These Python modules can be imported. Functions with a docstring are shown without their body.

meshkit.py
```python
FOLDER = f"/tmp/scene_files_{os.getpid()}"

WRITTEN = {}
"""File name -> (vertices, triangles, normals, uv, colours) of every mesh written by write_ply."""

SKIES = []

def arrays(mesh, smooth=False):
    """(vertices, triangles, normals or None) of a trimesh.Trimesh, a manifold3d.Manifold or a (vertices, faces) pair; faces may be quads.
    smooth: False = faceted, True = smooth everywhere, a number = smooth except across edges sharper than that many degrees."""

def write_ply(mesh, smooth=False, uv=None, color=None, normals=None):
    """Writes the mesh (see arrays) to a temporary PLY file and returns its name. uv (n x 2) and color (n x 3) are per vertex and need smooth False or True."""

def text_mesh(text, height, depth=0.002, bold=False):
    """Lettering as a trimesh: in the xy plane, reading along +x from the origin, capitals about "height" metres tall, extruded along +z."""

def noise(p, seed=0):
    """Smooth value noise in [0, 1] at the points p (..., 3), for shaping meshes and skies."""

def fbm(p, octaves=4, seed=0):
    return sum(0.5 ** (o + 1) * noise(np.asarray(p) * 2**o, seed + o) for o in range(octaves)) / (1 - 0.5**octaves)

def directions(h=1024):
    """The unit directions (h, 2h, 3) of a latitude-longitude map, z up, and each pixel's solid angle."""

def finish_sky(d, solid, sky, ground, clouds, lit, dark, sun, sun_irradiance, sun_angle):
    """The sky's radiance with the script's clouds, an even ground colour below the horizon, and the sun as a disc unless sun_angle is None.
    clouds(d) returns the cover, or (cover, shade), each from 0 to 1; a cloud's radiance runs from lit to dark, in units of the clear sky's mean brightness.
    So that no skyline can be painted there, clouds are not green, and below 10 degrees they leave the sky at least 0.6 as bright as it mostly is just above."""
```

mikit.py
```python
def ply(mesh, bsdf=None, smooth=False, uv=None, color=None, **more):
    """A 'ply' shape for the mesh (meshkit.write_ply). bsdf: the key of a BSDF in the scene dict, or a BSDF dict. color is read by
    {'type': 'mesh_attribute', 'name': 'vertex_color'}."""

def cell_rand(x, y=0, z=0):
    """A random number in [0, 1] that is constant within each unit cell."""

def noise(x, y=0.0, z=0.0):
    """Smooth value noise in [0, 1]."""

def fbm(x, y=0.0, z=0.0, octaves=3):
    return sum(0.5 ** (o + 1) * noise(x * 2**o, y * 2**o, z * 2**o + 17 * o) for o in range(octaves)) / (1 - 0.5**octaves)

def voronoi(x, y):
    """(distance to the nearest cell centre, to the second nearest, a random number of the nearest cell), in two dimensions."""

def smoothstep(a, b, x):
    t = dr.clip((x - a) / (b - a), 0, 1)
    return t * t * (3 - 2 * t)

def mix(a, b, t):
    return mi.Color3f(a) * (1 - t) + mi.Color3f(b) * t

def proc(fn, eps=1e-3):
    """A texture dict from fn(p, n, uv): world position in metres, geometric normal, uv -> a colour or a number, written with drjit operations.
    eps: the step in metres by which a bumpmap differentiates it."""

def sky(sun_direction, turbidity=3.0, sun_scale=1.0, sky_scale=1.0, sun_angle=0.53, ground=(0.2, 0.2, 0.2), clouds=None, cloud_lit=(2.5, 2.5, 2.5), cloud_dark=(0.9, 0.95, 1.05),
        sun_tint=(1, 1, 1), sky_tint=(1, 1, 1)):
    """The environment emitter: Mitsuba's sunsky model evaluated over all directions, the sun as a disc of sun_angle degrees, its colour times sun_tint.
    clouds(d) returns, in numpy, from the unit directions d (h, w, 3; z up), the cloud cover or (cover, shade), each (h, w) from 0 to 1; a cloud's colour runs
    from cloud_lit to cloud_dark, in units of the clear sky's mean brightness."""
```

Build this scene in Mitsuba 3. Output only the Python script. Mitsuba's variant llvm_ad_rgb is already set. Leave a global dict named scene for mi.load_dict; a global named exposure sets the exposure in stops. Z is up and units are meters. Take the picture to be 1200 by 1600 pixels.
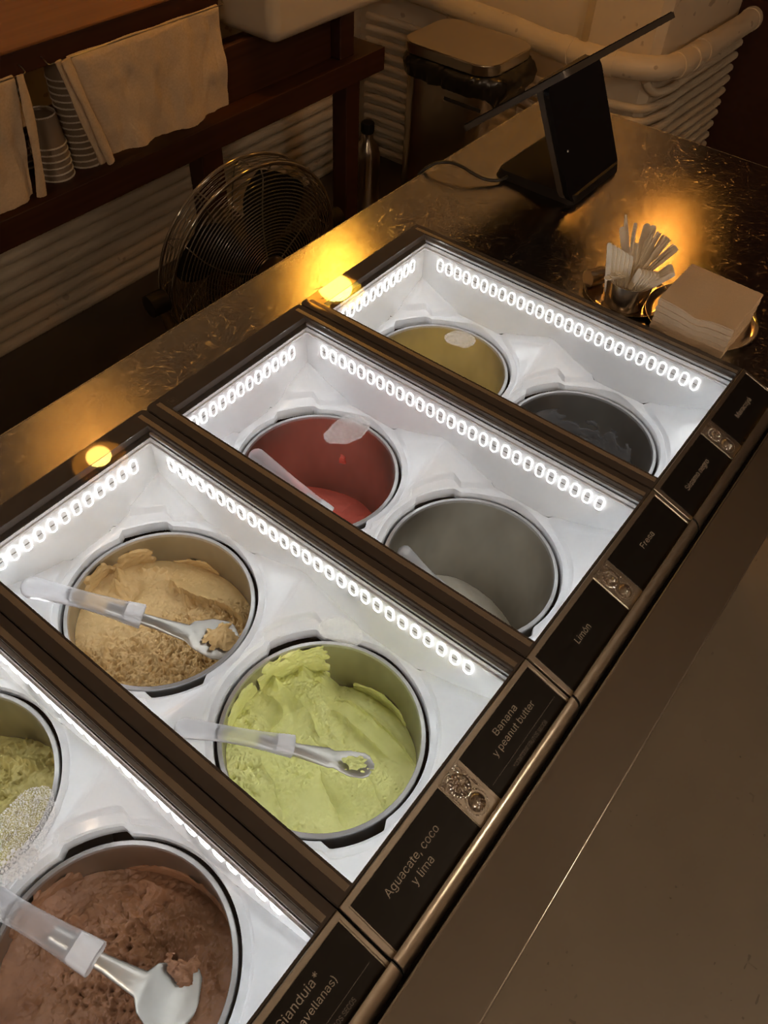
import math, random
import numpy as np, trimesh, mitsuba as mi, drjit as dr
import manifold3d as m3
import mikit, meshkit
from mikit import noise, fbm, voronoi, smoothstep, mix
from shapely.geometry import Polygon, LineString, Point, box as sbox
from shapely import affinity

T = mi.ScalarTransform4f
H = 0.93                       # the top of the glass lids above the floor
scene, labels = {}, {}
random.seed(7)
RNG = np.random.default_rng(7)

# ------------------------------------------------------------------ camera, light, exposure
exposure = 0.0
EYE = np.array([-0.11145, -0.09411, 0.63716 + H])
FWD = np.array([0.52584, 0.36513, -0.76823])
DOWN = np.array([-0.59088, -0.49288, -0.63870])
scene['camera'] = dict(type='perspective', fov=2 * math.degrees(math.atan(600 / 1227.6)), fov_axis='x', near_clip=0.02, far_clip=60.0,
                       to_world=T().look_at(origin=EYE.tolist(), target=(EYE + FWD).tolist(), up=(-DOWN).tolist()))
LED = (6.6, 6.7, 6.5)          # radiance of the lit rims of the light strips
LED_SPOT = (0.00250, 0.00262, 0.00272)   # what each lens throws forward into the well
# pendant lamps: (x, y, z of the bulb, bulb radius, radiance)
LAMPS = [
    (0.64, 1.40, 0.97 + H, 0.034, (38, 17, 3.4)),
    (1.481, 1.251, 0.791 + H, 0.052, (74, 33, 4.0)),
    (2.06, 0.50, 0.66 + H, 0.045, (54, 21, 3.2)),
    (0.75, -1.35, 1.10 + H, 0.100, (49, 37, 26)),
    (-1.20, -0.90, 1.15 + H, 0.110, (63, 47, 33)),
]


# ------------------------------------------------------------------ materials
def rgb(*c):
    return {'type': 'rgb', 'value': list(c)}


def P(base, rough=0.5, **kw):
    d = dict(type='principled', base_color=base if isinstance(base, dict) else rgb(*base), roughness=rough)
    d.update(kw)
    return d


def two(b):
    return {'type': 'twosided', 'bsdf': b}


def bump(b, fn, scale=1.0, eps=3e-4):
    return {'type': 'bumpmap', 'scale': scale, 'arbitrary': mikit.proc(fn, eps), 'bsdf': b}


def mat(key, b):
    scene[key] = b
    return key


def scratch_lines(p, f=430, g=75, lo=0.915, hi=0.965):
    """thin straight marks in many directions, about a centimetre long: 0 to 1."""
    m = mi.Float(0)
    for k, a in enumerate((0.15, 0.62, 1.05, 1.5, 1.95, 2.4, 2.85)):
        c, s = math.cos(a), math.sin(a)
        u, v = p.x * c + p.y * s, -p.x * s + p.y * c
        w = u + 0.003 * noise(v * 20 + 7 * k, u * 9)
        m = dr.maximum(m, smoothstep(lo, hi, noise(w * f + 31 * k, v * g + 3 * k)))
    return m


def scratches(p, n, uv):
    return scratch_lines(p) * -8e-6 + (noise(p.x * 1300, p.y * 1300, 3) - 0.5) * 2e-6


def steel_tone(p, n, uv):
    t = fbm(p.x * 5, p.y * 5, p.z * 5)
    return mix((0.40, 0.385, 0.37), (0.48, 0.46, 0.44), t) + mi.Color3f(0.46, 0.44, 0.41) * scratch_lines(p)


def steel_rough(p, n, uv):
    return 0.050 + 0.028 * fbm(p.x * 7, p.y * 7, 3) + 0.09 * scratch_lines(p)


mat('ledge_steel', two(P(mikit.proc(lambda p, n, uv: mix((0.50, 0.48, 0.455), (0.58, 0.555, 0.525), fbm(p.x * 5, p.y * 5, p.z * 5))), mikit.proc(lambda p, n, uv: 0.20 + 0.10 * fbm(p.x * 9, p.y * 9, 6)), metallic=1.0)))
mat('counter_steel', two(bump(dict(type='roughconductor', distribution='beckmann', material='none', alpha=mikit.proc(steel_rough), specular_reflectance=mikit.proc(steel_tone)), scratches)))


def brush_x(p, n, uv):
    return noise(p.x * 25, p.y * 2600, p.z * 2600) * 3e-6


mat('satin_metal', two(bump(P((0.66, 0.60, 0.52), 0.30, metallic=1.0), brush_x, eps=1e-4)))
mat('frame_metal', two(P((0.52, 0.485, 0.44), 0.30, metallic=1.0)))
mat('bright_metal', two(P((0.72, 0.70, 0.67), 0.16, metallic=1.0)))
mat('pan_steel', two(P((0.52, 0.52, 0.52), 0.38, metallic=0.85)))
mat('pan_wall', two(P(mikit.proc(lambda p, n, uv: mix((0.36, 0.345, 0.31), (0.50, 0.48, 0.44), fbm(p.x * 40, p.y * 40, p.z * 14))), mikit.proc(lambda p, n, uv: 0.26 + 0.16 * fbm(p.x * 30, p.y * 30, p.z * 30)), metallic=1.0)))
mat('chrome_wire', two(P((0.44, 0.41, 0.37), 0.13, metallic=1.0)))
mat('black_glass', P((0.012, 0.010, 0.009), 0.05, specular=0.5, clearcoat=0.3, clearcoat_gloss=0.95))
mat('black_print', P((0.060, 0.052, 0.048), 0.03, specular=0.62))
mat('label_black', two(P((0.010, 0.009, 0.0085), 0.32, specular=0.2)))
mat('letter_print', two(P((0.30, 0.27, 0.24), 0.5)))
mat('letter_faint', two(P((0.12, 0.105, 0.095), 0.5)))
mat('stripe_metal', two(P((0.27, 0.235, 0.195), 0.45, metallic=0.5)))
mat('gasket', P((0.016, 0.017, 0.019), 0.5))
mat('spacer', two(P((0.42, 0.43, 0.45), 0.35, metallic=0.5)))
mat('dark_inside', two(P((0.035, 0.037, 0.04), 0.7)))
mat('liner_plastic', two(P((0.70, 0.715, 0.735), 0.11, specular=0.45)))
mat('led_core', two(P((0.62, 0.63, 0.64), 0.25)))
mat('led_line', two(P((0.16, 0.15, 0.14), 0.5)))
mat('pane_glass', {'type': 'thindielectric', 'int_ior': 1.5})
mat('clear_plastic', dict(type='principled', base_color=rgb(0.95, 0.95, 0.98), roughness=0.09, spec_trans=0.80, eta=1.33))
mat('clear_end', dict(type='principled', base_color=rgb(0.95, 0.95, 0.97), roughness=0.20, spec_trans=0.45, eta=1.35))
mat('blade_metal', two(P((0.50, 0.49, 0.455), 0.30, metallic=0.9)))
mat('droplet', dict(type='principledthin', base_color=rgb(0.96, 0.96, 0.95), roughness=0.3, diff_trans=1.3, spec_trans=0.0, eta=1.33))
mat('black_plastic', two(P((0.012, 0.010, 0.009), 0.55, specular=0.2)))
mat('grey_plastic', two(P((0.075, 0.062, 0.05), 0.36, metallic=0.3)))
mat('screen_black', two(P((0.005, 0.005, 0.006), 0.06, specular=0.6)))
mat('cable_black', P((0.02, 0.017, 0.014), 0.5))


def woodgrain(a, b, s=1.0):
    def f(p, n, uv):
        w = p.y + 0.02 * noise(p.x * 5, p.y * 12, p.z * 12)
        return mix(a, b, fbm(p.x * 4 * s, w * 90 * s, p.z * 90 * s))
    return f


mat('dark_wood', two(P(mikit.proc(woodgrain((0.028, 0.009, 0.005), (0.058, 0.019, 0.010))), 0.45)))
mat('top_wood', two(P(mikit.proc(woodgrain((0.16, 0.058, 0.022), (0.22, 0.085, 0.034))), 0.38)))
mat('panel_wood', two(P(mikit.proc(woodgrain((0.030, 0.009, 0.005), (0.048, 0.014, 0.007), 0.6)), 0.5)))
mat('stick_wood', two(P(mikit.proc(woodgrain((0.80, 0.72, 0.57), (0.87, 0.80, 0.66))), 0.6)))
mat('napkin_paper', two(P(mikit.proc(lambda p, n, uv: mix((0.56, 0.43, 0.29), (0.63, 0.49, 0.34), fbm(p.x * 900, p.y * 900, p.z * 300))), 0.9)))
mat('linen', two(bump(P(mikit.proc(lambda p, n, uv: mix((0.48, 0.37, 0.25), (0.60, 0.47, 0.33), fbm(p.x * 260, p.y * 60, p.z * 260))), 0.95), lambda p, n, uv: (noise(p.x * 900, p.z * 200) + noise(p.x * 200, p.z * 900)) * 1.2e-4)))
mat('cup_paper', two(P((0.21, 0.155, 0.11), 0.5)))
mat('cup_rim', two(P((0.62, 0.57, 0.50), 0.45)))
mat('ceramic', two(P((0.62, 0.55, 0.45), 0.18)))


def paint(a, b, d=(0.25, 0.18, 0.12)):
    def f(p, n, uv):
        c = mix(a, b, fbm(p.x * 7, p.y * 7, p.z * 7))
        chip = smoothstep(0.72, 0.78, fbm(p.x * 26, p.y * 26, p.z * 26 + 9))
        return c * (1 - chip * 0.5) + mi.Color3f(d) * (chip * 0.5)
    return f


mat('pipe_paint', two(bump(P(mikit.proc(paint((0.60, 0.52, 0.40), (0.70, 0.62, 0.49))), 0.55), lambda p, n, uv: fbm(p.x * 60, p.y * 60, p.z * 60) * 0.00012)))
mat('wall_paint', two(bump(P(mikit.proc(paint((0.60, 0.53, 0.42), (0.68, 0.60, 0.48))), 0.7), lambda p, n, uv: fbm(p.x * 30, p.y * 30, p.z * 30) * 0.002)))
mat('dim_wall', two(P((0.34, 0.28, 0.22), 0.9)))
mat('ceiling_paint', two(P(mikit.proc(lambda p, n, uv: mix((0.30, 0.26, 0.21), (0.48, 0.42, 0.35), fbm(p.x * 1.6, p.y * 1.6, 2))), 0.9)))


def concrete(p, n, uv):
    c = mix((0.20, 0.173, 0.138), (0.27, 0.235, 0.188), fbm(p.x * 3.5, p.y * 3.5, 1))
    s = smoothstep(0.93, 0.95, noise(p.x * 80, p.y * 110, 4)) * smoothstep(0.5, 0.7, noise(p.x * 9, p.y * 9, 8))
    return c * (1 - 0.35 * s)


mat('concrete', two(P(mikit.proc(concrete), 0.42)))
mat('dark_floor', two(P(mikit.proc(lambda p, n, uv: mix((0.075, 0.06, 0.05), (0.11, 0.09, 0.075), fbm(p.x * 3, p.y * 3, 4))), 0.5)))
mat('bin_steel', two(P((0.60, 0.54, 0.46), 0.20, metallic=1.0)))
mat('bag_black', two(P((0.012, 0.011, 0.010), 0.24)))
mat('yellow_tag', two(P((0.55, 0.45, 0.05), 0.5)))
mat('lamp_shade', two(P((0.55, 0.44, 0.27), 0.6)))


def cream(a, b, rough=0.5):
    def f(p, n, uv):
        t = fbm(p.x * 70, p.y * 70, p.z * 70)
        c = mix(a, b, t)
        return c
    return two(bump(P(mikit.proc(f), rough, specular=0.4), lambda p, n, uv: fbm(p.x * 330, p.y * 330, p.z * 330, octaves=4) * 0.0019, eps=4e-4))


mat('cream_avocado', cream((0.60, 0.61, 0.20), (0.70, 0.70, 0.29), 0.42))
mat('cream_hazelnut', cream((0.42, 0.275, 0.110), (0.54, 0.37, 0.165), 0.5))
mat('cream_chocolate', cream((0.165, 0.070, 0.033), (0.265, 0.130, 0.066), 0.48))
mat('cream_pistachio', cream((0.33, 0.28, 0.085), (0.44, 0.38, 0.14), 0.5))
mat('cream_strawberry', cream((0.60, 0.105, 0.075), (0.68, 0.14, 0.10), 0.35))
mat('cream_lemon', cream((0.80, 0.77, 0.66), (0.86, 0.83, 0.74), 0.4))
mat('cream_passionfruit', cream((0.74, 0.48, 0.10), (0.80, 0.54, 0.13), 0.4))
mat('cream_sesame', cream((0.075, 0.074, 0.074), (0.115, 0.113, 0.112), 0.4))


ORD = 'zeroth first second third fourth fifth sixth seventh eighth ninth tenth eleventh twelfth thirteenth fourteenth fifteenth sixteenth seventeenth eighteenth nineteenth twentieth twenty-first twenty-second'.split()


# ------------------------------------------------------------------ mesh helpers (z of the makers is measured from the lids' top)
def cat(ms):
    return trimesh.util.concatenate([m for m in ms if m is not None])


def up(mesh):
    m = mesh.copy()
    m.apply_translation((0, 0, H))
    return m


def numbered(name):
    if not any(k == name or k.startswith(name + '__') for k in scene):
        return name
    i = 1
    while any(k == f'{name}_{i:03d}' or k.startswith(f'{name}_{i:03d}__') for k in scene):
        i += 1
    return f'{name}_{i:03d}'


COUNT = {}


def key_for(name):
    i = COUNT.get(name, 0)
    COUNT[name] = i + 1
    return name if i == 0 else f'{name}_{i:03d}'


def thing(name, label, category, group=None, kind=None):
    k = key_for(name)
    labels[k] = {'label': label, 'category': category}
    if group:
        labels[k]['group'] = group
    if kind:
        labels[k]['kind'] = kind
    return k


def part(parent, name, mesh, m, smooth=False, label=None, kind=None, raw=None, tw=None, **kw):
    k = key_for(parent + '__' + name)
    d = dict(raw) if raw is not None else mikit.ply(up(mesh), m, smooth=smooth, **kw)
    if tw is not None:
        d['to_world'] = tw
    scene[k] = d
    if label or kind:
        labels[k] = {}
        if label:
            labels[k]['label'] = label
        if kind:
            labels[k]['kind'] = kind
    return k


def struct(name, mesh, m, smooth=False, label=None):
    scene[name] = mikit.ply(up(mesh), m, smooth=smooth)
    labels[name] = {'kind': 'structure'}
    if label:
        labels[name]['label'] = label
    return name


def rbox(x0, x1, y0, y1, z0, z1, r=0.002):
    r = min(r, (x1 - x0) / 2.01, (y1 - y0) / 2.01, (z1 - z0) / 2.01)
    pts = []
    for sx, ax in ((1, x0), (-1, x1)):
        for sy, ay in ((1, y0), (-1, y1)):
            for sz, az in ((1, z0), (-1, z1)):
                a, b = r, r * 0.3
                for u, v, w in ((a, b, b), (b, a, b), (b, b, a)):
                    u, v, w = r - (r - u) * 0, v, w
                    pts.append((ax + sx * (u if u == a else b), ay + sy * v, az + sz * w))
                pts.append((ax + sx * a, ay + sy * a, az))
                pts.append((ax + sx * a, ay, az + sz * a))
                pts.append((ax, ay + sy * a, az + sz * a))
    return trimesh.convex.convex_hull(np.array(pts))


def bx(x0, x1, y0, y1, z0, z1):
    m = trimesh.creation.box((x1 - x0, y1 - y0, z1 - z0))
    m.apply_translation(((x0 + x1) / 2, (y0 + y1) / 2, (z0 + z1) / 2))
    return m


def lathe(profile, n=64, at=(0, 0, 0)):
    """profile: (r, z) from one end to the other; r = 0 ends are closed."""
    pr = np.array(profile, float)
    t = np.linspace(0, 2 * np.pi, n, endpoint=False)
    v = np.stack([pr[:, None, 0] * np.cos(t), pr[:, None, 0] * np.sin(t), np.repeat(pr[:, None, 1], n, 1)], -1)
    k = len(pr)
    i, j = np.meshgrid(np.arange(k - 1), np.arange(n), indexing='ij')
    a, b = i * n + j, i * n + (j + 1) % n
    f = np.concatenate([np.stack([a, b, b + n], -1).reshape(-1, 3), np.stack([a, b + n, a + n], -1).reshape(-1, 3)])
    m = trimesh.Trimesh(v.reshape(-1, 3), f, process=True)
    m.update_faces(m.nondegenerate_faces())
    m.apply_translation(at)
    return m


def tube(points, r, n=12, closed=False, caps=True):
    p = np.array(points, float)
    rr = np.broadcast_to(np.asarray(r, float), (len(p),))
    if closed:
        tan = np.roll(p, -1, 0) - np.roll(p, 1, 0)
    else:
        tan = np.gradient(p, axis=0)
    tan /= np.linalg.norm(tan, axis=1, keepdims=True)
    ref = np.array([0, 0, 1.0]) if abs(tan[0][2]) < 0.9 else np.array([1.0, 0, 0])
    s = np.cross(tan[0], ref)
    s /= np.linalg.norm(s)
    rings = []
    th = np.linspace(0, 2 * np.pi, n, endpoint=False)
    for q, t, R in zip(p, tan, rr):
        s = s - t * np.dot(s, t)
        s /= np.linalg.norm(s)
        b = np.cross(t, s)
        rings.append(q + R * (np.cos(th)[:, None] * s + np.sin(th)[:, None] * b))
    v = np.concatenate(rings)
    k = len(p)
    f = []
    for i in range(k if closed else k - 1):
        a = i * n + np.arange(n)
        b = i * n + (np.arange(n) + 1) % n
        a2, b2 = ((i + 1) % k) * n + np.arange(n), ((i + 1) % k) * n + (np.arange(n) + 1) % n
        f += [np.stack([a, b, b2], 1), np.stack([a, b2, a2], 1)]
    if not closed and caps:
        v = np.vstack([v, p[0], p[-1]])
        a, b = np.arange(n), (np.arange(n) + 1) % n
        f += [np.stack([b, a, np.full(n, k * n)], 1), np.stack([(k - 1) * n + a, (k - 1) * n + b, np.full(n, k * n + 1)], 1)]
    return trimesh.Trimesh(v, np.concatenate(f), process=False)


def spline(pts, n=40):
    from scipy.interpolate import CubicSpline
    p = np.array(pts, float)
    d = np.r_[0, np.cumsum(np.linalg.norm(np.diff(p, axis=0), axis=1))]
    return CubicSpline(d, p)(np.linspace(0, d[-1], n))


def loft(stations, side, n=20, power=2.0):
    """stations: (point, half width along side, half thickness); cross-sections are superellipses."""
    p = np.array([s[0] for s in stations], float)
    tan = np.gradient(p, axis=0)
    tan /= np.linalg.norm(tan, axis=1, keepdims=True)
    th = np.linspace(0, 2 * np.pi, n, endpoint=False)
    c, s_ = np.cos(th), np.sin(th)
    e = 2.0 / power
    cx, sy = np.sign(c) * np.abs(c) ** e, np.sign(s_) * np.abs(s_) ** e
    rings = []
    for q, t, st in zip(p, tan, stations):
        a = np.array(side, float) - t * np.dot(side, t)
        a /= np.linalg.norm(a)
        b = np.cross(t, a)
        rings.append(q + st[1] * cx[:, None] * a + st[2] * sy[:, None] * b)
    v = np.concatenate(rings + [p[:1], p[-1:]])
    k = len(p)
    f = []
    for i in range(k - 1):
        a, b = i * n + np.arange(n), i * n + (np.arange(n) + 1) % n
        f += [np.stack([a, b, b + n], 1), np.stack([a, b + n, a + n], 1)]
    a, b = np.arange(n), (np.arange(n) + 1) % n
    f += [np.stack([b, a, np.full(n, k * n)], 1), np.stack([(k - 1) * n + a, (k - 1) * n + b, np.full(n, k * n + 1)], 1)]
    return trimesh.Trimesh(v, np.concatenate(f), process=False)


def extrude(poly, h):
    return trimesh.util.concatenate([trimesh.creation.extrude_polygon(g, h, engine='earcut') for g in getattr(poly, 'geoms', [poly])])


def rrect(x0, x1, y0, y1, r, seg=6):
    return sbox(x0 + r, y0 + r, x1 - r, y1 - r).buffer(r, quad_segs=seg)


def sheet(pts_grid, thick):
    """a closed thin solid from a grid of points (a, b, 3)."""
    g = np.asarray(pts_grid, float)
    a, b = g.shape[:2]
    du, dv = np.gradient(g, axis=0), np.gradient(g, axis=1)
    nrm = np.cross(du, dv)
    nrm /= np.maximum(np.linalg.norm(nrm, axis=2, keepdims=True), 1e-12)
    top, bot = (g + nrm * thick / 2).reshape(-1, 3), (g - nrm * thick / 2).reshape(-1, 3)
    i, j = np.meshgrid(np.arange(a - 1), np.arange(b - 1), indexing='ij')
    q = (i * b + j).ravel()
    f1 = np.concatenate([np.stack([q, q + b, q + b + 1], 1), np.stack([q, q + b + 1, q + 1], 1)])
    n0 = a * b
    edge = np.concatenate([np.arange(b), b - 1 + b * np.arange(1, a), (a - 1) * b + np.arange(b - 2, -1, -1), b * np.arange(a - 2, 0, -1)])
    e2 = np.roll(edge, -1)
    f2 = np.concatenate([np.stack([edge, e2, e2 + n0], 1), np.stack([edge, e2 + n0, edge + n0], 1)])
    m = trimesh.Trimesh(np.vstack([top, bot]), np.concatenate([f1, f1[:, ::-1] + n0, f2]), process=False)
    return m


# ------------------------------------------------------------------ the setting
X0, X1, Y0, Y1, ZC = -2.6, 3.30, -2.6, 1.96, 1.70
struct('floor', bx(X0, X1 + 0.3, Y0, Y1 + 0.2, -H - 0.10, -H), 'concrete')
struct('ceiling', bx(X0, X1 + 0.3, Y0, Y1 + 0.2, ZC, ZC + 0.1), 'ceiling_paint')
struct('wall_left', bx(X0, X1 + 0.3, Y1, Y1 + 0.12, -H, ZC), 'wall_paint', label='cream painted wall behind the pipes and the wooden work table')
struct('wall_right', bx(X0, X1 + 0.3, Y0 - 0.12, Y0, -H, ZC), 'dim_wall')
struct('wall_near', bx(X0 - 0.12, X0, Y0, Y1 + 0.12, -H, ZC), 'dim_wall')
pillar = Polygon([(2.475, Y1), (2.475, 1.065), (2.43, 1.02), (2.43, 0.815), (2.455, 0.79), (3.45, 0.79), (3.45, Y1)])
w = extrude(pillar, H + ZC)
w.apply_translation((0, 0, -H))
struct('wall_far', w, 'wall_paint', label='cream painted wall with a projecting corner above the thick pipe')
fl = struct('floor_staff', bx(X0 + 0.01, 2.47, 0.60, Y1 - 0.005, -H, -H + 0.004), 'dark_floor', label='dark floor strip behind the counter')
struct('wall_panel', bx(3.12, 3.30, Y0, 0.79, -H, ZC), 'panel_wood', label='dark red-brown wooden panel beyond the end of the counter')

# ------------------------------------------------------------------ the counter
XA, XB = -1.05, 1.390          # ends of the steel top
YB, YF = 0.617, -0.1241        # operators' edge and customers' edge
t = thing('steel_counter', 'scratched stainless steel counter holding the row of lit glass lids', 'counter')
WX0, WX1, WY0, WY1 = -0.80, 0.808, -0.046, 0.519
top = sbox(XA, -0.0655, XB, YB).difference(sbox(WX0, -0.07, WX1, WY1))
m = extrude(top, 0.030)
m.apply_translation((0, 0, -0.040))
part(t, 'worktop', m, 'counter_steel')
m = cat([rbox(XA, XB, YB - 0.0015, YB + 0.0005, -0.052, -0.0098, 0.0006), rbox(XB - 0.001, XB + 0.0012, YF, YB, -0.052, -0.0098, 0.0006)])
part(t, 'edge_strip', m, 'frame_metal', label='thin folded edge of the steel top')
# front ledge: a bead at the slot, a flat, a rounded fold and the front sheet
prof = [(-0.0658, -0.034), (-0.0660, -0.0210), (-0.0664, -0.0192), (-0.0672, -0.0186), (-0.0680, -0.0192), (-0.0686, -0.0200)]
prof += [(YF + 0.0016, -0.0200)] + [(YF + 0.0016 - 0.0016 * math.sin(a), -0.0216 + 0.0016 * math.cos(a)) for a in np.linspace(0.2, math.pi / 2, 6)] + [(YF, -H + 0.05)]
pr = np.array(prof)
n = len(pr)
xs = (XA, XB)
v = np.array([(x, y, z) for x in xs for y, z in pr])
f = []
for i in range(n - 1):
    f += [(i, i + 1, n + i + 1), (i, n + i + 1, n + i)]
part(t, 'front_ledge', trimesh.Trimesh(v, f, process=False), 'ledge_steel', smooth=25)
m = cat([bx(XA, XB - 0.001, YB - 0.02, YB - 0.0015, -H + 0.004, -0.04), bx(XB - 0.012, XB - 0.001, YF + 0.002, YB - 0.02, -H + 0.004, -0.04)])
part(t, 'rear_panel', m, 'frame_metal')
# the plinth under the slot and the dark trough round the wells
m = cat([bx(WX0, WX1, -0.0655, -0.0500, -0.30, -0.040), bx(WX0, WX1, WY1 - 0.001, WY1 + 0.004, -0.40, -0.04), bx(WX1, WX1 + 0.003, WY0, WY1, -0.40, -0.04), bx(WX0, WX1, -0.0655, WY1, -0.41, -0.40)])
part(t, 'well_box', m, 'dark_inside', label='dark box below the lids')

# ------------------------------------------------------------------ wells: white liners with light strips
PITCH = 0.27
U0, VL, VR = 0.1375, 0.3749, 0.1362       # pan centres within one lid
RIMZ = -0.1185
LX0, LX1, LY0, LY1 = 0.0195, 0.2475, 0.0005, 0.4885
WT = -0.0105                               # top of the liner walls


def tab(th):
    """1 within the two finger notches of a pan's seat."""
    d = np.degrees(th) % 360
    def bumpf(c, hw):
        e = np.abs((d - c + 180) % 360 - 180)
        return np.clip((hw - e) / 4 + 0.5, 0, 1)
    return np.maximum(bumpf(57, 15), bumpf(237, 15))


def liner_z(x, y):
    best = None
    for cy in (VL, VR):
        dx, dy = x - U0, y - cy
        d = np.hypot(dx, dy)
        seat = 0.1180 + 0.0105 * tab(np.arctan2(dy, dx))
        z = -0.1135 + 0.0075 * np.clip((d - seat) / 0.0022 + 0.5, 0, 1) + np.maximum(d - 0.119, 0) * 0.70
        best = z if best is None else (lambda a, b: np.minimum(a, b) - 0.0035 * np.exp(-np.abs(a - b) / 0.005))(best, z)
    e = np.minimum(np.minimum(x - LX0, LX1 - x), np.minimum(y - LY0, LY1 - y))
    e = np.maximum(e, 0)
    best = best + 0.010 * np.exp(-e / 0.0035)
    return np.minimum(best, -0.036)


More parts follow.
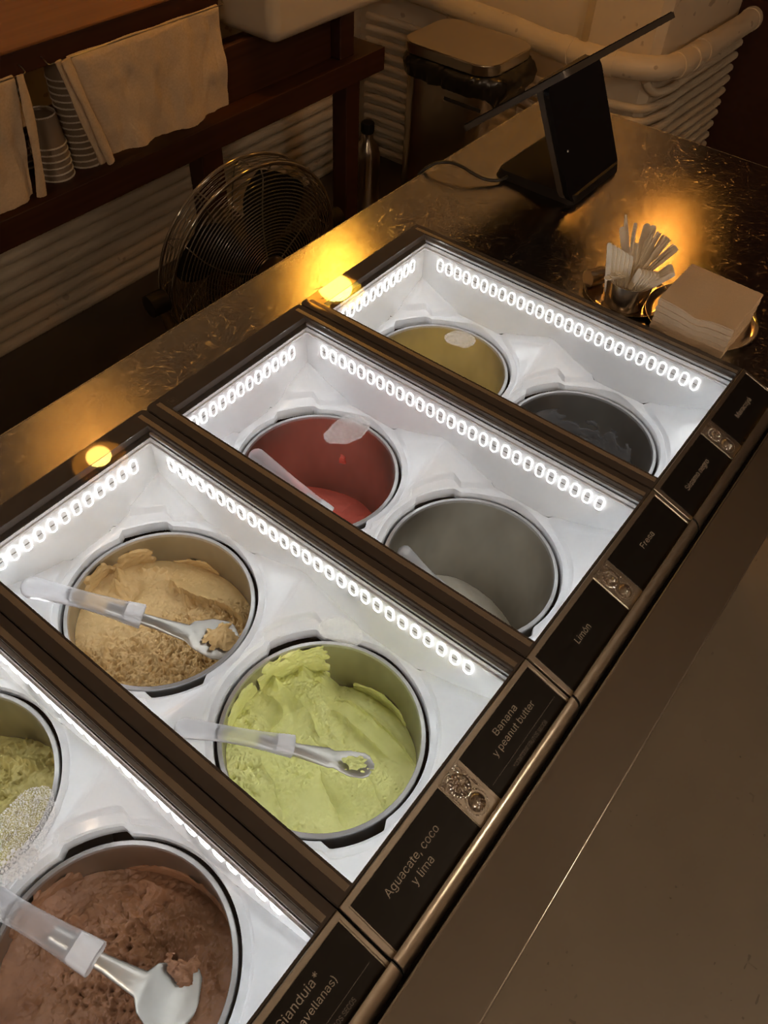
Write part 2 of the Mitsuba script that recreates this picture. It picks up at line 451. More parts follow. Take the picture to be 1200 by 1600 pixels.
def liner_mesh():
    ms = []
    ymid = (VL + VR) / 2
    for cy, ya, yb in ((VL, ymid, LY1), (VR, LY0, ymid)):
        corners = [math.atan2(b - cy, a - U0) for a in (LX0, LX1) for b in (ya, yb)]
        th = np.unique(np.r_[np.linspace(-np.pi, np.pi, 289)[:-1], corners])
        c, s = np.cos(th), np.sin(th)
        tx = np.where(c > 0, (LX1 - U0) / np.maximum(c, 1e-9), (LX0 - U0) / np.minimum(c, -1e-9))
        ty = np.where(s > 0, (yb - cy) / np.maximum(s, 1e-9), (ya - cy) / np.minimum(s, -1e-9))
        R = np.minimum(tx, ty)
        r0 = 0.1090 + 0.0075 * tab(th)
        sg = np.r_[np.linspace(0, 0.45, 26), np.linspace(0.47, 1, 26)]
        rr = r0 + np.clip(R - r0, 0.0002, None) * sg[:, None]
        x, y = U0 + rr * c, cy + rr * s
        z = liner_z(x, y)
        # a turned-down collar at the hole
        xk, yk = np.vstack([x[:1], x]), np.vstack([y[:1], y])
        zk = np.vstack([z[:1] - 0.016, z])
        a, b = xk.shape
        i, j = np.meshgrid(np.arange(a - 1), np.arange(b), indexing='ij')
        q, q2 = (i * b + j).ravel(), (i * b + (j + 1) % b).ravel()
        f = np.concatenate([np.stack([q, q + b, q2 + b], 1), np.stack([q, q2 + b, q2], 1)])
        ms.append(trimesh.Trimesh(np.stack([xk, yk, zk], -1).reshape(-1, 3), f, process=False))
    m = cat(ms)
    # walls
    ring = []
    for (xa, ya), (xb, yb) in zip([(LX0, LY0), (LX1, LY0), (LX1, LY1), (LX0, LY1)], [(LX1, LY0), (LX1, LY1), (LX0, LY1), (LX0, LY0)]):
        k = 60
        tt = np.linspace(0, 1, k)
        X, Y = xa + (xb - xa) * tt, ya + (yb - ya) * tt
        zb = liner_z(X, Y)
        v = np.vstack([np.stack([X, Y, zb], 1), np.stack([X, Y, np.full(k, WT)], 1)])
        f = [(i, i + 1, k + i + 1) for i in range(k - 1)] + [(i, k + i + 1, k + i) for i in range(k - 1)]
        ring.append(trimesh.Trimesh(v, f, process=False))
    flange = extrude(sbox(LX0 - 0.006, LY0 - 0.004, LX1 + 0.008, LY1 + 0.010).difference(sbox(LX0, LY0, LX1, LY1)), 0.001)
    flange.apply_translation((0, 0, WT - 0.001))
    step = extrude(rrect(LX0, LX1, LY0, LY1, 0.004).difference(rrect(LX0 + 0.0022, LX1 - 0.0022, LY0 + 0.0022, LY1 - 0.0022, 0.004)), 0.0022)
    step.apply_translation((0, 0, -0.0185))
    return cat([m] + ring + [flange, step])


LINER = mikit.ply(up(liner_mesh()), 'liner_plastic', smooth=30)
cap = LineString([(0, -0.0052), (0, 0.0052)])
ring_poly = cap.buffer(0.0048, quad_segs=5).difference(cap.buffer(0.0041, quad_segs=5))
RINGM = extrude(ring_poly, 0.0018)
COREM = extrude(cap.buffer(0.0041, quad_segs=5), 0.0008)
LINEM = bx(-0.0028, 0.0028, -0.0006, 0.0006, 0.0007, 0.0012)
RING = mikit.ply(RINGM, None)
RING['bsdf'] = {'type': 'diffuse', 'reflectance': rgb(0.8, 0.8, 0.8)}
RING['emitter'] = {'type': 'area', 'radiance': rgb(*LED), 'sampling_weight': 0.35}
CORE = mikit.ply(COREM, 'led_core')
LINE = mikit.ply(LINEM, 'led_line')
LEDZ = -0.0355
place_left = [T().translate([x, LY1, LEDZ + H]).rotate([1, 0, 0], 90) for x in (0.2175 - 0.016 * np.arange(12))]
place_far = [T().translate([LX1, y, LEDZ + H]).rotate([0, 0, 1], -90).rotate([1, 0, 0], 90) for y in (0.4570 - 0.01588 * np.arange(27))]
place_near = [T().translate([LX0, y, LEDZ + H]).rotate([0, 0, 1], 90).rotate([1, 0, 0], 90) for y in (0.4570 - 0.01588 * np.arange(27))]
place_right = [T().translate([x, LY0, LEDZ + H]).rotate([0, 0, 1], 180).rotate([1, 0, 0], 90) for x in (0.2175 - 0.016 * np.arange(12))]
WELL = ['chocolate and pistachio', 'hazelnut brown and avocado green', 'strawberry and lemon', 'passion fruit and black sesame']
for i in range(4):
    u = (i - 1) * PITCH
    t = thing('display_well', f'white lit plastic well around the {WELL[i]} pans', 'display well', 'lit wells under the glass lids')
    part(t, 'liner', None, None, raw=LINER, tw=T().translate([u, 0, 0]))
    for q, tw in enumerate(place_left + place_far + place_near + place_right):
        W = T().translate([u, 0, 0]) @ tw
        k = part(t, 'light_lens', None, None, raw=RING, tw=W)
        if q < len(place_left) + len(place_far):
            part(k, 'core', None, None, raw=CORE, tw=W)
            part(k, 'diode', None, None, raw=LINE, tw=W)
        scene[k.replace('__', '_spot_')] = dict(type='spot', intensity=rgb(*(np.array(LED_SPOT) * (1.0 if q < len(place_left) + len(place_far) else 0.32)).tolist()), cutoff_angle=82.0, beam_width=35.0, sampling_weight=0.5, to_world=W @ T().translate([0, 0, 0.004]) @ T().look_at(origin=[0, 0, 0], target=[0, -0.35, 1], up=[0, 1, 0]))

# ------------------------------------------------------------------ glass lids with their label bars
SL = 0.0162 / 0.05                         # slope of the label bar
TILT = math.degrees(math.atan(SL))
OX0, OX1, OY0, OY1 = 0.0205, 0.2530, 0.0035, 0.4945
glass = bx(OX0 - 0.001, OX1 + 0.001, OY0 - 0.001, OY1 + 0.001, -0.0006, -0.0006)
glass = trimesh.Trimesh([(OX0, OY0, -0.0006), (OX1, OY0, -0.0006), (OX1, OY1, -0.0006), (OX0, OY1, -0.0006)], [(0, 1, 2), (0, 2, 3)])
PANE = mikit.ply(up(glass), 'pane_glass')


def chamfer_plate(poly, z0, z1, c):
    """an extruded plate with a small chamfer at its top outer edge."""
    a = extrude(poly, z1 - z0 - c)
    a.apply_translation((0, 0, z0))
    ext = poly.exterior if hasattr(poly, 'exterior') else None
    b = extrude(Polygon(ext).buffer(-c * 0.6).difference(Polygon(poly.interiors[0])) if poly.interiors else poly.buffer(-c * 0.6), c)
    b.apply_translation((0, 0, z1 - c))
    return cat([a, b])


outer = Polygon([(0.0006, 0.0006), (0.2694, 0.0006)] + [(0.2694 - 0.007 + 0.007 * math.cos(a), 0.5205 - 0.007 + 0.007 * math.sin(a)) for a in np.linspace(0, math.pi / 2, 7)] + [(0.0076 - 0.007 * math.sin(a), 0.5135 + 0.007 * math.cos(a)) for a in np.linspace(0, math.pi / 2, 7)])
frame_poly = outer.difference(sbox(OX0, OY0, OX1, OY1))
FRAME = mikit.ply(up(chamfer_plate(frame_poly, -0.0098, 0.0, 0.0012)), 'black_print')
STR1 = mikit.ply(up(rbox(0.0122, 0.0184, 0.004, 0.5135, -0.0012, 0.00025, 0.0003)), 'stripe_metal')
STR2 = mikit.ply(up(rbox(0.2550, 0.2610, 0.004, 0.5140, -0.0012, 0.00025, 0.0003)), 'stripe_metal')
gk = extrude(sbox(OX0 - 0.001, OY0 - 0.001, OX1 + 0.001, OY1 + 0.001).difference(sbox(0.0212, 0.0042, 0.2478, 0.4870)), 0.0012)
gk.apply_translation((0, 0, -0.0104))
sp = extrude(sbox(0.2487, 0.0040, 0.2526, 0.4890), 0.0035)
sp.apply_translation((0, 0, -0.0092))
GASKET, SPACER = mikit.ply(up(gk), 'gasket'), mikit.ply(up(sp), 'spacer')


def tilt(mesh):
    """from the flat label plane (origin at the lid's front edge) to its slope: y and z are turned about the x axis."""
    m = mesh.copy()
    m.apply_transform(trimesh.transformations.rotation_matrix(math.radians(TILT), (1, 0, 0)))
    return m


LB = 0.0527                                # length of the label bar down its slope
bar = cat([rbox(0.0011, 0.2689, -LB, 0.0005, -0.0080, 0.0, 0.0007)])
lip = [rbox(0.0011, 0.2689, -0.0048, 0.0006, -0.001, 0.0011, 0.0005), rbox(0.0011, 0.0066, -LB, -0.004, -0.001, 0.0010, 0.0005), rbox(0.2654, 0.2689, -LB, -0.004, -0.001, 0.0010, 0.0005)]
BAR = mikit.ply(up(tilt(cat([bar] + lip))), 'frame_metal')
pan1, pan2 = rbox(0.0078, 0.1210, -LB + 0.0006, -0.0052, -0.001, 0.0006, 0.0003), rbox(0.1518, 0.2642, -LB + 0.0006, -0.0052, -0.001, 0.0006, 0.0003)
PAN1, PAN2 = mikit.ply(up(tilt(pan1)), 'label_black'), mikit.ply(up(tilt(pan2)), 'label_black')
hp = [(-0.0502, -0.0150)] + [(-0.0502 - 0.0122 * math.sin(a), -0.0290 + 0.0186 * math.cos(a)) for a in np.linspace(0.04, math.pi / 2, 12)] + [(-0.0624, -0.046), (-0.0502, -0.046)]
hm = extrude(Polygon(hp), 0.2676)
hm.apply_transform(np.array([[0, 0, 1, 0.0012], [1, 0, 0, 0], [0, 1, 0, 0], [0, 0, 0, 1.0]]))
HANDLE = mikit.ply(up(hm), 'satin_metal', smooth=30)
caps = []
for xa in (0.0008, 0.0066, 0.2632, 0.2690):
    c = extrude(Polygon(hp).buffer(0.00025), 0.0007)
    c.apply_transform(np.array([[0, 0, 1, xa], [1, 0, 0, 0], [0, 1, 0, 0], [0, 0, 0, 1.0]]))
    caps.append(c)
CAPS = [mikit.ply(up(caps[0]), 'gasket'), mikit.ply(up(caps[3]), 'gasket')]


def ornament():
    """embossed plate: a wreathed roundel above a half-fluted dome inside a border of beads."""
    x0, x1, y0, y1 = 0.1218, 0.1480, -LB + 0.0006, -0.0036
    cx = (x0 + x1) / 2
    g = 0.00035
    xs, ys = np.arange(x0 + 0.0006, x1 - 0.0005, g), np.arange(y0 + 0.0006, y1 - 0.0005, g)
    X, Y = np.meshgrid(xs, ys, indexing='ij')
    Z = np.full(X.shape, 0.0012)
    cy1, cy2 = -0.0185, -0.0375
    d1, d2 = np.hypot(X - cx, Y - cy1), np.hypot(X - cx, Y - cy2)
    a1, a2 = np.arctan2(Y - cy1, X - cx), np.arctan2(Y - cy2, X - cx)
    Z += 0.0009 * np.exp(-((d1 - 0.0082) / 0.0013) ** 2) * (1 + 0.35 * np.sin(a1 * 18))
    rel = meshkit.fbm(np.stack([X * 420, Y * 420, X * 0], -1), 3, 5)
    Z += np.where(d1 < 0.0072, 0.0022 * np.clip(rel - 0.38, 0, 1) * np.sqrt(np.clip(1 - (d1 / 0.0074) ** 2, 0, 1)) * 2.2, 0)
    Z += np.where((Y > cy1 + 0.0075) & (d1 > 0.009), 0.0012 * np.clip(rel - 0.45, 0, 1) * 2, 0)
    dome = np.sqrt(np.clip(0.0078 ** 2 - d2 ** 2, 0, None)) * 0.62
    flute = np.where(Y < cy2 + 0.0015 * np.cos((X - cx) * 700), 0.0011 * np.abs(np.sin(a2 * 7)) * np.clip((d2 - 0.001) / 0.003, 0, 1), 0)
    Z += np.where(d2 < 0.0078, np.maximum(dome - flute, 0.0002), 0)
    for k in range(26):
        a = 2 * math.pi * k / 26
        bx_, by_ = cx + 0.0103 * math.cos(a), cy2 + 0.0103 * math.sin(a)
        if y0 + 0.001 < by_ and by_ < cy1 - 0.004:
            Z += 0.0007 * np.exp(-((X - bx_) ** 2 + (Y - by_) ** 2) / 0.00050 ** 2)
    for k in range(9):
        for bx_ in (x0 + 0.0020, x1 - 0.0020):
            by_ = cy1 - 0.010 + 0.0026 * k
            Z += 0.0006 * np.exp(-((X - bx_) ** 2 + (Y - by_) ** 2) / 0.00050 ** 2)
    a, b = X.shape
    i, j = np.meshgrid(np.arange(a - 1), np.arange(b - 1), indexing='ij')
    q = (i * b + j).ravel()
    f = np.concatenate([np.stack([q, q + b, q + b + 1], 1), np.stack([q, q + b + 1, q + 1], 1)])
    relief = trimesh.Trimesh(np.stack([X, Y, Z], -1).reshape(-1, 3), f, process=False)
    plate = rbox(x0, x1, y0, y1, -0.001, 0.00125, 0.0003)
    return relief, plate


RELIEF_M, PLATE_M = ornament()
RELIEF = mikit.ply(up(tilt(RELIEF_M)), 'bright_metal', smooth=60)
PLATE = mikit.ply(up(tilt(PLATE_M)), 'frame_metal')


def lettering(text, h, cx, cy, width=None):
    m = meshkit.text_mesh(text, h, 0.00012)
    lo, hi = m.bounds
    s = 1.0 if width is None else width / (hi[0] - lo[0])
    m.apply_translation((-(lo[0] + hi[0]) / 2, 0, 0))
    m.apply_scale((s, 1, 1))
    m.apply_translation((cx, cy, 0.00058))
    return tilt(m)


C1, C2 = 0.0640, 0.2085
k_ = math.hypot(1, SL)
TEXTS = {
    0: [(C2, [('Gianduia*', 0.0066, -0.0185, None, 'letter_print'), ('(con avellanas)', 0.0056, -0.0292, None, 'letter_print')], True),
        ],
    1: [(C1, [('Aguacate, coco', 0.0066, -0.0255, 0.066, 'letter_print'), ('y lima', 0.0066, -0.0365, None, 'letter_print')], False),
        (C2, [('Banana', 0.0062, -0.0195, 0.0335, 'letter_print'), ('y peanut butter', 0.0062, -0.0300, 0.0635, 'letter_print')], True)],
    2: [(C1 - 0.001, [('Limón', 0.0064, -0.0310, 0.0245, 'letter_print')], False), (C2, [('Fresa', 0.0064, -0.0290, 0.0255, 'letter_print')], False)],
    3: [(C1, [('Sésamo negro', 0.0064, -0.0320, 0.0590, 'letter_print')], False), (C2, [('Maracuyá', 0.0064, -0.0305, 0.0435, 'letter_print')], False)],
}
# sticker: a printed square at the lid's corner
stk = cat([extrude(sbox(0.024, 0.4985, 0.0345, 0.5085).difference(sbox(0.0244, 0.4989, 0.0341, 0.5081)), 0.0001)] + [bx(0.0268 + 0.0013 * k, 0.0276 + 0.0013 * k, 0.5015 + 0.0006 * (k % 2), 0.5062 - 0.0007 * (k % 3), 0, 0.0001) for k in range(4)])
stk.apply_translation((0, 0, 0.00002))
STICKER = mikit.ply(up(stk), 'letter_faint')
LIDL = ['glass lid over the chocolate and pistachio pans, its label reading Gianduia', 'glass lid over the hazelnut brown and avocado green pans',
        'glass lid over the strawberry and lemon pans, between two lids', 'glass lid over the passion fruit and black sesame pans, nearest the payment terminal']


def dome_drops(poly, count, rmin, rmax, seed, z):
    rng = np.random.default_rng(seed)
    x0, y0, x1, y1 = poly.bounds
    n, r_ = 7, []
    th = np.linspace(0, 2 * np.pi, n, endpoint=False)
    unit = np.vstack([np.stack([np.cos(th), np.sin(th), th * 0], 1), np.stack([0.7 * np.cos(th), 0.7 * np.sin(th), th * 0 - 0.5], 1), [[0, 0, -0.7]]])
    j, j2 = np.arange(n), (np.arange(n) + 1) % n
    uf = np.concatenate([np.stack([j, j2, j2 + n], 1), np.stack([j, j2 + n, j + n], 1), np.stack([j + n, j2 + n, np.full(n, 2 * n)], 1)])
    vs, fs, c = [], [], 0
    pts = np.empty((0, 3))
    tries = 0
    while c < count and tries < count * 30:
        tries += 1
        x, y = rng.uniform(x0, x1), rng.uniform(y0, y1)
        if not poly.contains(Point(x, y)):
            continue
        e = poly.exterior.distance(Point(x, y))
        r = rmin + (rmax - rmin) * rng.random() ** 2.2
        if len(pts) and np.any((pts[:, 0] - x) ** 2 + (pts[:, 1] - y) ** 2 < (pts[:, 2] + r) ** 2 * 0.8):
            continue
        pts = np.vstack([pts, [x, y, r]])
        vs.append(unit * (r, r, r * 0.8) + (x, y, z))
        fs.append(uf + len(unit) * c)
        c += 1
    return trimesh.Trimesh(np.concatenate(vs), np.concatenate(fs), process=False)


DROPS = {
    2: [(Polygon([(0.3650, 0.3230), (0.3730, 0.3320), (0.3920, 0.3345), (0.4120, 0.3345), (0.4215, 0.3220), (0.4225, 0.3060), (0.4140, 0.3010), (0.3950, 0.2985), (0.3780, 0.3050)]), 1500, 0.00035, 0.0010, 1)],
    3: [(Polygon([(0.6070, 0.3200), (0.6130, 0.3290), (0.6280, 0.3260), (0.6340, 0.3170), (0.6340, 0.3030), (0.6270, 0.2960), (0.6120, 0.2980)]).buffer(0.002), 900, 0.00035, 0.0008, 2)],
    1: [(Polygon([(0.1700, 0.1660), (0.1790, 0.1740), (0.1950, 0.1620), (0.1990, 0.1420), (0.1900, 0.1290), (0.1790, 0.1330)]), 1000, 0.00035, 0.0008, 3)],
    0: [(Polygon([(-0.0734, 0.2400), (-0.0880, 0.2520), (-0.1120, 0.2500), (-0.1400, 0.2300), (-0.1500, 0.2090), (-0.1290, 0.2030), (-0.1080, 0.2060), (-0.0860, 0.2200)]), 1500, 0.0004, 0.0010, 4),
        (Polygon([(-0.1330, 0.2200), (-0.1180, 0.2200), (-0.1040, 0.2090), (-0.1120, 0.2020), (-0.1300, 0.2000), (-0.1400, 0.2100)]), 60, 0.0011, 0.0026, 5)],
}
for i in range(4):
    u = (i - 1) * PITCH
    W = T().translate([u, 0, 0])
    t = thing('glass_lid', LIDL[i], 'lid', 'glass lids of the gelato counter')
    part(t, 'glass_pane', None, None, raw=PANE, tw=W)
    part(t, 'border', None, None, raw=FRAME, tw=W, label='dark glossy border')
    part(t, 'side_strip', None, None, raw=STR1, tw=W)
    part(t, 'side_strip', None, None, raw=STR2, tw=W)
    part(t, 'gasket', None, None, raw=GASKET, tw=W)
    part(t, 'spacer_bar', None, None, raw=SPACER, tw=W)
    if i != 1:
        part(t, 'corner_sticker', None, None, raw=STICKER, tw=W)
    b = part(t, 'label_bar', None, None, raw=BAR, tw=W, label='sloped metal bar holding two black flavour labels')
    pk = [part(b, 'label_panel', None, None, raw=PAN1, tw=W), part(b, 'label_panel', None, None, raw=PAN2, tw=W)]
    o = part(b, 'ornament', None, None, raw=PLATE, tw=W, label='embossed metal plate')
    part(b, 'relief', None, None, raw=RELIEF, tw=W, label='embossed roundel and fluted dome with beads')
    for cx, lines, nuts in TEXTS[i]:
        big = cat([lettering(a, h, cx, y, wd) for a, h, y, wd, mk in lines])
        part(b, 'lettering', big, 'letter_print', tw=W, label='printed flavour name ' + ' '.join(a for a, *_ in lines))
        if nuts:
            ln = bx(0.1555, 0.2595, -0.0404, -0.0401, 0.00058, 0.0007)
            sm = cat([tilt(ln), lettering('*CONTIENE FRUTOS SECOS', 0.0036, cx, -0.0480, 0.0535)])
            part(b, 'small_print', sm, 'letter_faint', tw=W, label='thin line and small print CONTIENE FRUTOS SECOS')
    part(t, 'handle', None, None, raw=HANDLE, tw=W, label='satin metal grip along the front edge')
    for c_ in CAPS:
        part(t, 'end_cap', None, None, raw=c_, tw=W)
    for poly, cnt, r0, r1, seed in DROPS.get(i, []):
        poly = poly.buffer(-0.009).buffer(0.0105)
        part(t, 'condensation', dome_drops(poly, cnt, r0, r1, seed, -0.0012), 'droplet', smooth=50, label='patch of condensation droplets under the glass', kind='stuff')

# ------------------------------------------------------------------ pans
DEPTH = -0.372
pan_wall = [(0.0, DEPTH), (0.080, DEPTH), (0.092, DEPTH + 0.004), (0.0985, DEPTH + 0.014), (0.1000, DEPTH + 0.03), (0.1000, RIMZ - 0.004)]
pan_rim = [(0.1000, RIMZ - 0.006), (0.1002, RIMZ - 0.0012), (0.1008, RIMZ), (0.1046, RIMZ - 0.0005), (0.1054, RIMZ - 0.0015), (0.1054, RIMZ - 0.004), (0.1030, RIMZ - 0.006), (0.1022, RIMZ - 0.04), (0.1022, DEPTH - 0.002), (0.0, DEPTH - 0.002)]
PWALL, PRIM = mikit.ply(up(lathe(pan_wall, 96)), 'pan_wall', smooth=40), mikit.ply(up(lathe(pan_rim, 96)), 'pan_steel', smooth=40)
FLAV = {(0, 'l'): 'pistachio', (0, 'r'): 'chocolate', (1, 'l'): 'hazelnut', (1, 'r'): 'avocado', (2, 'l'): 'strawberry', (2, 'r'): 'lemon', (3, 'l'): 'passionfruit', (3, 'r'): 'sesame'}
PANL = {'pistachio': 'olive green pistachio gelato', 'chocolate': 'chocolate brown gelato', 'hazelnut': 'light brown gelato', 'avocado': 'pale green avocado gelato', 'strawberry': 'red strawberry gelato', 'lemon': 'white lemon gelato', 'passionfruit': 'mustard yellow gelato', 'sesame': 'dark grey sesame gelato'}
CEN = {}
for (i, s), fv in FLAV.items():
    cx, cy = (i - 1) * PITCH + U0, VL if s == 'l' else VR
    CEN[fv] = (cx, cy)
    t = thing('gelato_pan', f'round steel pan holding the {PANL[fv]}', 'pan', 'round steel gelato pans')
    W = T().translate([cx, cy, 0])
    part(t, 'inner_wall', None, None, raw=PWALL, tw=W)
    part(t, 'rim', None, None, raw=PRIM, tw=W)

# ------------------------------------------------------------------ gelato
NG = 290
gx = np.linspace(-0.0995, 0.0995, NG)
GX, GY = np.meshgrid(gx, gx, indexing='ij')
GR, GA = np.hypot(GX, GY), np.degrees(np.arctan2(GY, GX))


def warp(seed, amp=0.010, f=22):
    q = np.stack([GX * f, GY * f, np.zeros_like(GX)], -1)
    return GX + amp * (meshkit.fbm(q, 3, seed) - 0.5), GY + amp * (meshkit.fbm(q, 3, seed + 50) - 0.5)


def N(f, seed, octv=4, sx=1.0, sy=1.0, wx=None, wy=None):
    x, y = (GX, GY) if wx is None else (wx, wy)
    return meshkit.fbm(np.stack([x * f * sx, y * f * sy, np.zeros_like(GX) + seed], -1), octv, seed)


def edge_level(pairs):
    a = np.array([p[0] for p in pairs], float)
    z = np.array([p[1] for p in pairs], float)
    o = np.argsort(a)
    a, z = a[o], z[o]
    a, z = np.r_[a[-1] - 360, a, a[0] + 360], np.r_[z[-1], z, z[0]]
    return np.interp(GA, a, z)


def line_dist(pts, wx, wy):
    """distance to a polyline, the side (+ left) and the parameter along it."""
    best, side, par = np.full(wx.shape, 9.0), np.zeros(wx.shape), np.zeros(wx.shape)
    p = spline(pts, 24) if len(pts) > 2 else np.array(pts, float)
    for k in range(len(p) - 1):
        a, b = p[k], p[k + 1]
        d = b - a
        L2 = d @ d
        t = np.clip(((wx - a[0]) * d[0] + (wy - a[1]) * d[1]) / L2, 0, 1)
        ex, ey = wx - a[0] - t * d[0], wy - a[1] - t * d[1]
        dist = np.hypot(ex, ey)
        m = dist < best
        best = np.where(m, dist, best)
        side = np.where(m, np.sign(d[0] * ey - d[1] * ex), side)
        par = np.where(m, (k + t) / (len(p) - 1), par)
    return best, side, par


def ridge(Z, pts, h, w, seed, step=0.0, rough=0.35, wamp=0.008):
    """a torn lip along a stroke of the spatula: a crest of height h, the left side lower by step within 15 mm."""
    wx, wy = warp(seed, wamp, 60)
    d, s, par = line_dist(pts, wx, wy)
    fade = np.clip(np.minimum(par, 1 - par) * 6, 0.15, 1)
    r = 1 + rough * (N(160, seed, 3) - 0.5) * 3
    Z = Z + h * fade * r * np.exp(-(d / w) ** 1.3)
    if step:
        Z = Z - step * fade * (s > 0) * np.exp(-(d / 0.016) ** 2)
    return Z


def groove(Z, pts, h, w, seed):
    wx, wy = warp(seed, 0.003, 40)
    d, s, par = line_dist(pts, wx, wy)
    return Z - h * np.clip(np.minimum(par, 1 - par) * 6, 0, 1) * np.exp(-(d / w) ** 2)


def disc_mesh(Z, r=0.0996, floor=-0.366):
    on = GR < r
    Z = np.maximum(Z, floor)
    idx = -np.ones(GX.shape, int)
    # pull the border vertices onto the wall
    keep = on
    q = keep[:-1, :-1] & keep[1:, :-1] & keep[:-1, 1:] & keep[1:, 1:]
    used = np.zeros(GX.shape, bool)
    used[:-1, :-1] |= q
    used[1:, :-1] |= q
    used[:-1, 1:] |= q
    used[1:, 1:] |= q
    idx[used] = np.arange(used.sum())
    x, y = GX[used], GY[used]
    rr = np.hypot(x, y)
    s = np.where(rr > r - 0.0016, r / np.maximum(rr, 1e-6), 1.0)
    v = np.stack([x * s, y * s, Z[used]], 1)
    a, b, c, d = idx[:-1, :-1][q], idx[1:, :-1][q], idx[1:, 1:][q], idx[:-1, 1:][q]
    f = np.concatenate([np.stack([a, b, c], 1), np.stack([a, c, d], 1)])
    top = trimesh.Trimesh(v, f, process=False)
    return top


def crumbs(Z, seed, amp, mask, f=150):
    n = N(f, seed, 4)
    pits = np.clip(N(f * 1.6, seed + 3, 3) - 0.55, 0, 1)
    return Z + mask * (amp * (n - 0.5) - amp * 2.2 * pits)


def add_gelato(fv, Z, m, label, group='gelato in the pans', smears=()):
    cx, cy = CEN[fv]
    t = thing('gelato', label, 'gelato')
    part(t, 'mass', disc_mesh(Z), m, smooth=True, tw=T().translate([cx, cy, 0]))
    for sm in smears:
        part(t, 'wall_smear', wall_smear(*sm), m, smooth=True, tw=T().translate([cx, cy, 0]), label='gelato smeared up the pan wall')


def wall_smear(a0, a1, z0, z1, seed, thick=0.0022, cut=0.5):
    """a thin ragged film on the wall between two angles (degrees) and two heights."""
    na, nz = int(abs(a1 - a0) * 1.6) + 8, int(abs(z1 - z0) / 0.0009) + 6
    A, Zz = np.meshgrid(np.radians(np.linspace(a0, a1, na)), np.linspace(z0, z1, nz), indexing='ij')
    s, tt = np.linspace(0, 1, na)[:, None], np.linspace(0, 1, nz)[None]
    q = np.stack([A * 6, Zz * 90, np.zeros_like(A) + seed], -1)
    body = meshkit.fbm(q, 4, seed) + 0.55 * np.sin(np.pi * s) ** 0.6 - 0.75 * tt ** 1.5 - 0.32
    h = np.clip(body * 6, 0, 1) * thick * (0.5 + meshkit.fbm(q * 3, 3, seed + 1))
    r = 0.1001 - h
    v = np.stack([r * np.cos(A), r * np.sin(A), Zz], -1).reshape(-1, 3)
    i, j = np.meshgrid(np.arange(na - 1), np.arange(nz - 1), indexing='ij')
    q = (i * nz + j).ravel()
    ok = (h > 1e-5).reshape(-1)
    f = np.concatenate([np.stack([q, q + nz, q + nz + 1], 1), np.stack([q, q + nz + 1, q + 1], 1)])
    f = f[ok[f].any(1)]
    m = trimesh.Trimesh(v, f, process=False)
    m.remove_unreferenced_vertices()
    return m


E_ = np.clip(GR / 0.0995, 0, 1)
# avocado
lv = edge_level([(88, -.158), (68, -.165), (42, -.175), (30, -.21), (17, -.207), (-4, -.208), (-24, -.200), (-47, -.182), (-90, -.150), (-135, -.136), (180, -.140), (135, -.150), (110, -.155)])
Z = -0.158 + (lv + 0.158) * E_ ** 2.2
wx, wy = warp(11, 0.014, 18)
Z += 0.014 * (N(16, 11, 3, wx=wx, wy=wy) - 0.5)
Z += 0.0016 * (N(60, 12, 3, 1.0, 0.3, wx, wy) - 0.5) * 2
for pts, h, w, st in (([[-0.0513, 0.0426], [-0.0679, 0.0049], [-0.0941, -0.032]], 0.006, 0.004, 0.004), ([[-0.0172, -0.0108], [-0.0358, -0.0352], [-0.0508, -0.0767]], 0.005, 0.0028, 0.004),
                      ([[0.0407, 0.0254], [0.0395, -0.0026], [0.0355, -0.0321], [0.0386, -0.0638]], 0.008, 0.003, -0.006), ([[0.0575, 0.035], [0.0662, -0.0121], [0.0596, -0.0563], [0.0422, -0.0902]], 0.005, 0.0032, -0.005),
                      ([[0.0061, 0.0923], [0.0025, 0.0607], [-0.0388, 0.0545]], 0.010, 0.005, 0.004), ([[0.0247, 0.098], [0.0199, 0.0814]], 0.016, 0.005, 0.003), ([[0.059, 0.079], [0.0463, 0.0673]], 0.020, 0.006, 0.004),
                      ([[0.0741, 0.0584], [0.0575, 0.0536]], 0.018, 0.005, 0.003), ([[0.0091, -0.0489], [-0.0035, -0.0755], [-0.0146, -0.0923]], 0.005, 0.0028, 0.003), ([[0.028, 0.062], [0.018, 0.035], [0.006, 0.010]], 0.007, 0.004, 0.005)):
    Z = ridge(Z, pts, h, w, int(abs(pts[0][0]) * 1e4), st)
Z = groove(Z, [[0.070, 0.018], [0.075, -0.020], [0.065, -0.055]], 0.004, 0.004, 3)
MK = np.clip((N(24, 8, 2) - 0.42) * 5, 0.06, 1)
Z = crumbs(Z, 21, 0.0075, MK * np.clip((GY - GX * 0.3 + 0.06) / 0.08, 0.12, 1), 120)
Z = crumbs(Z, 25, 0.0022, np.clip((N(18, 28, 2) - 0.35) * 5, 0.1, 1), 330)
add_gelato('avocado', Z, 'cream_avocado', 'pale green avocado gelato with spatula ridges, in the pan above the Aguacate label',
           smears=[(50, 86, -.165, -.121, 3, .0030), (88, 125, -.16, -.128, 9, .0024), (36, 62, -.20, -.121, 12, .0030), (-30, 20, -.215, -.185, 15, .0018)])
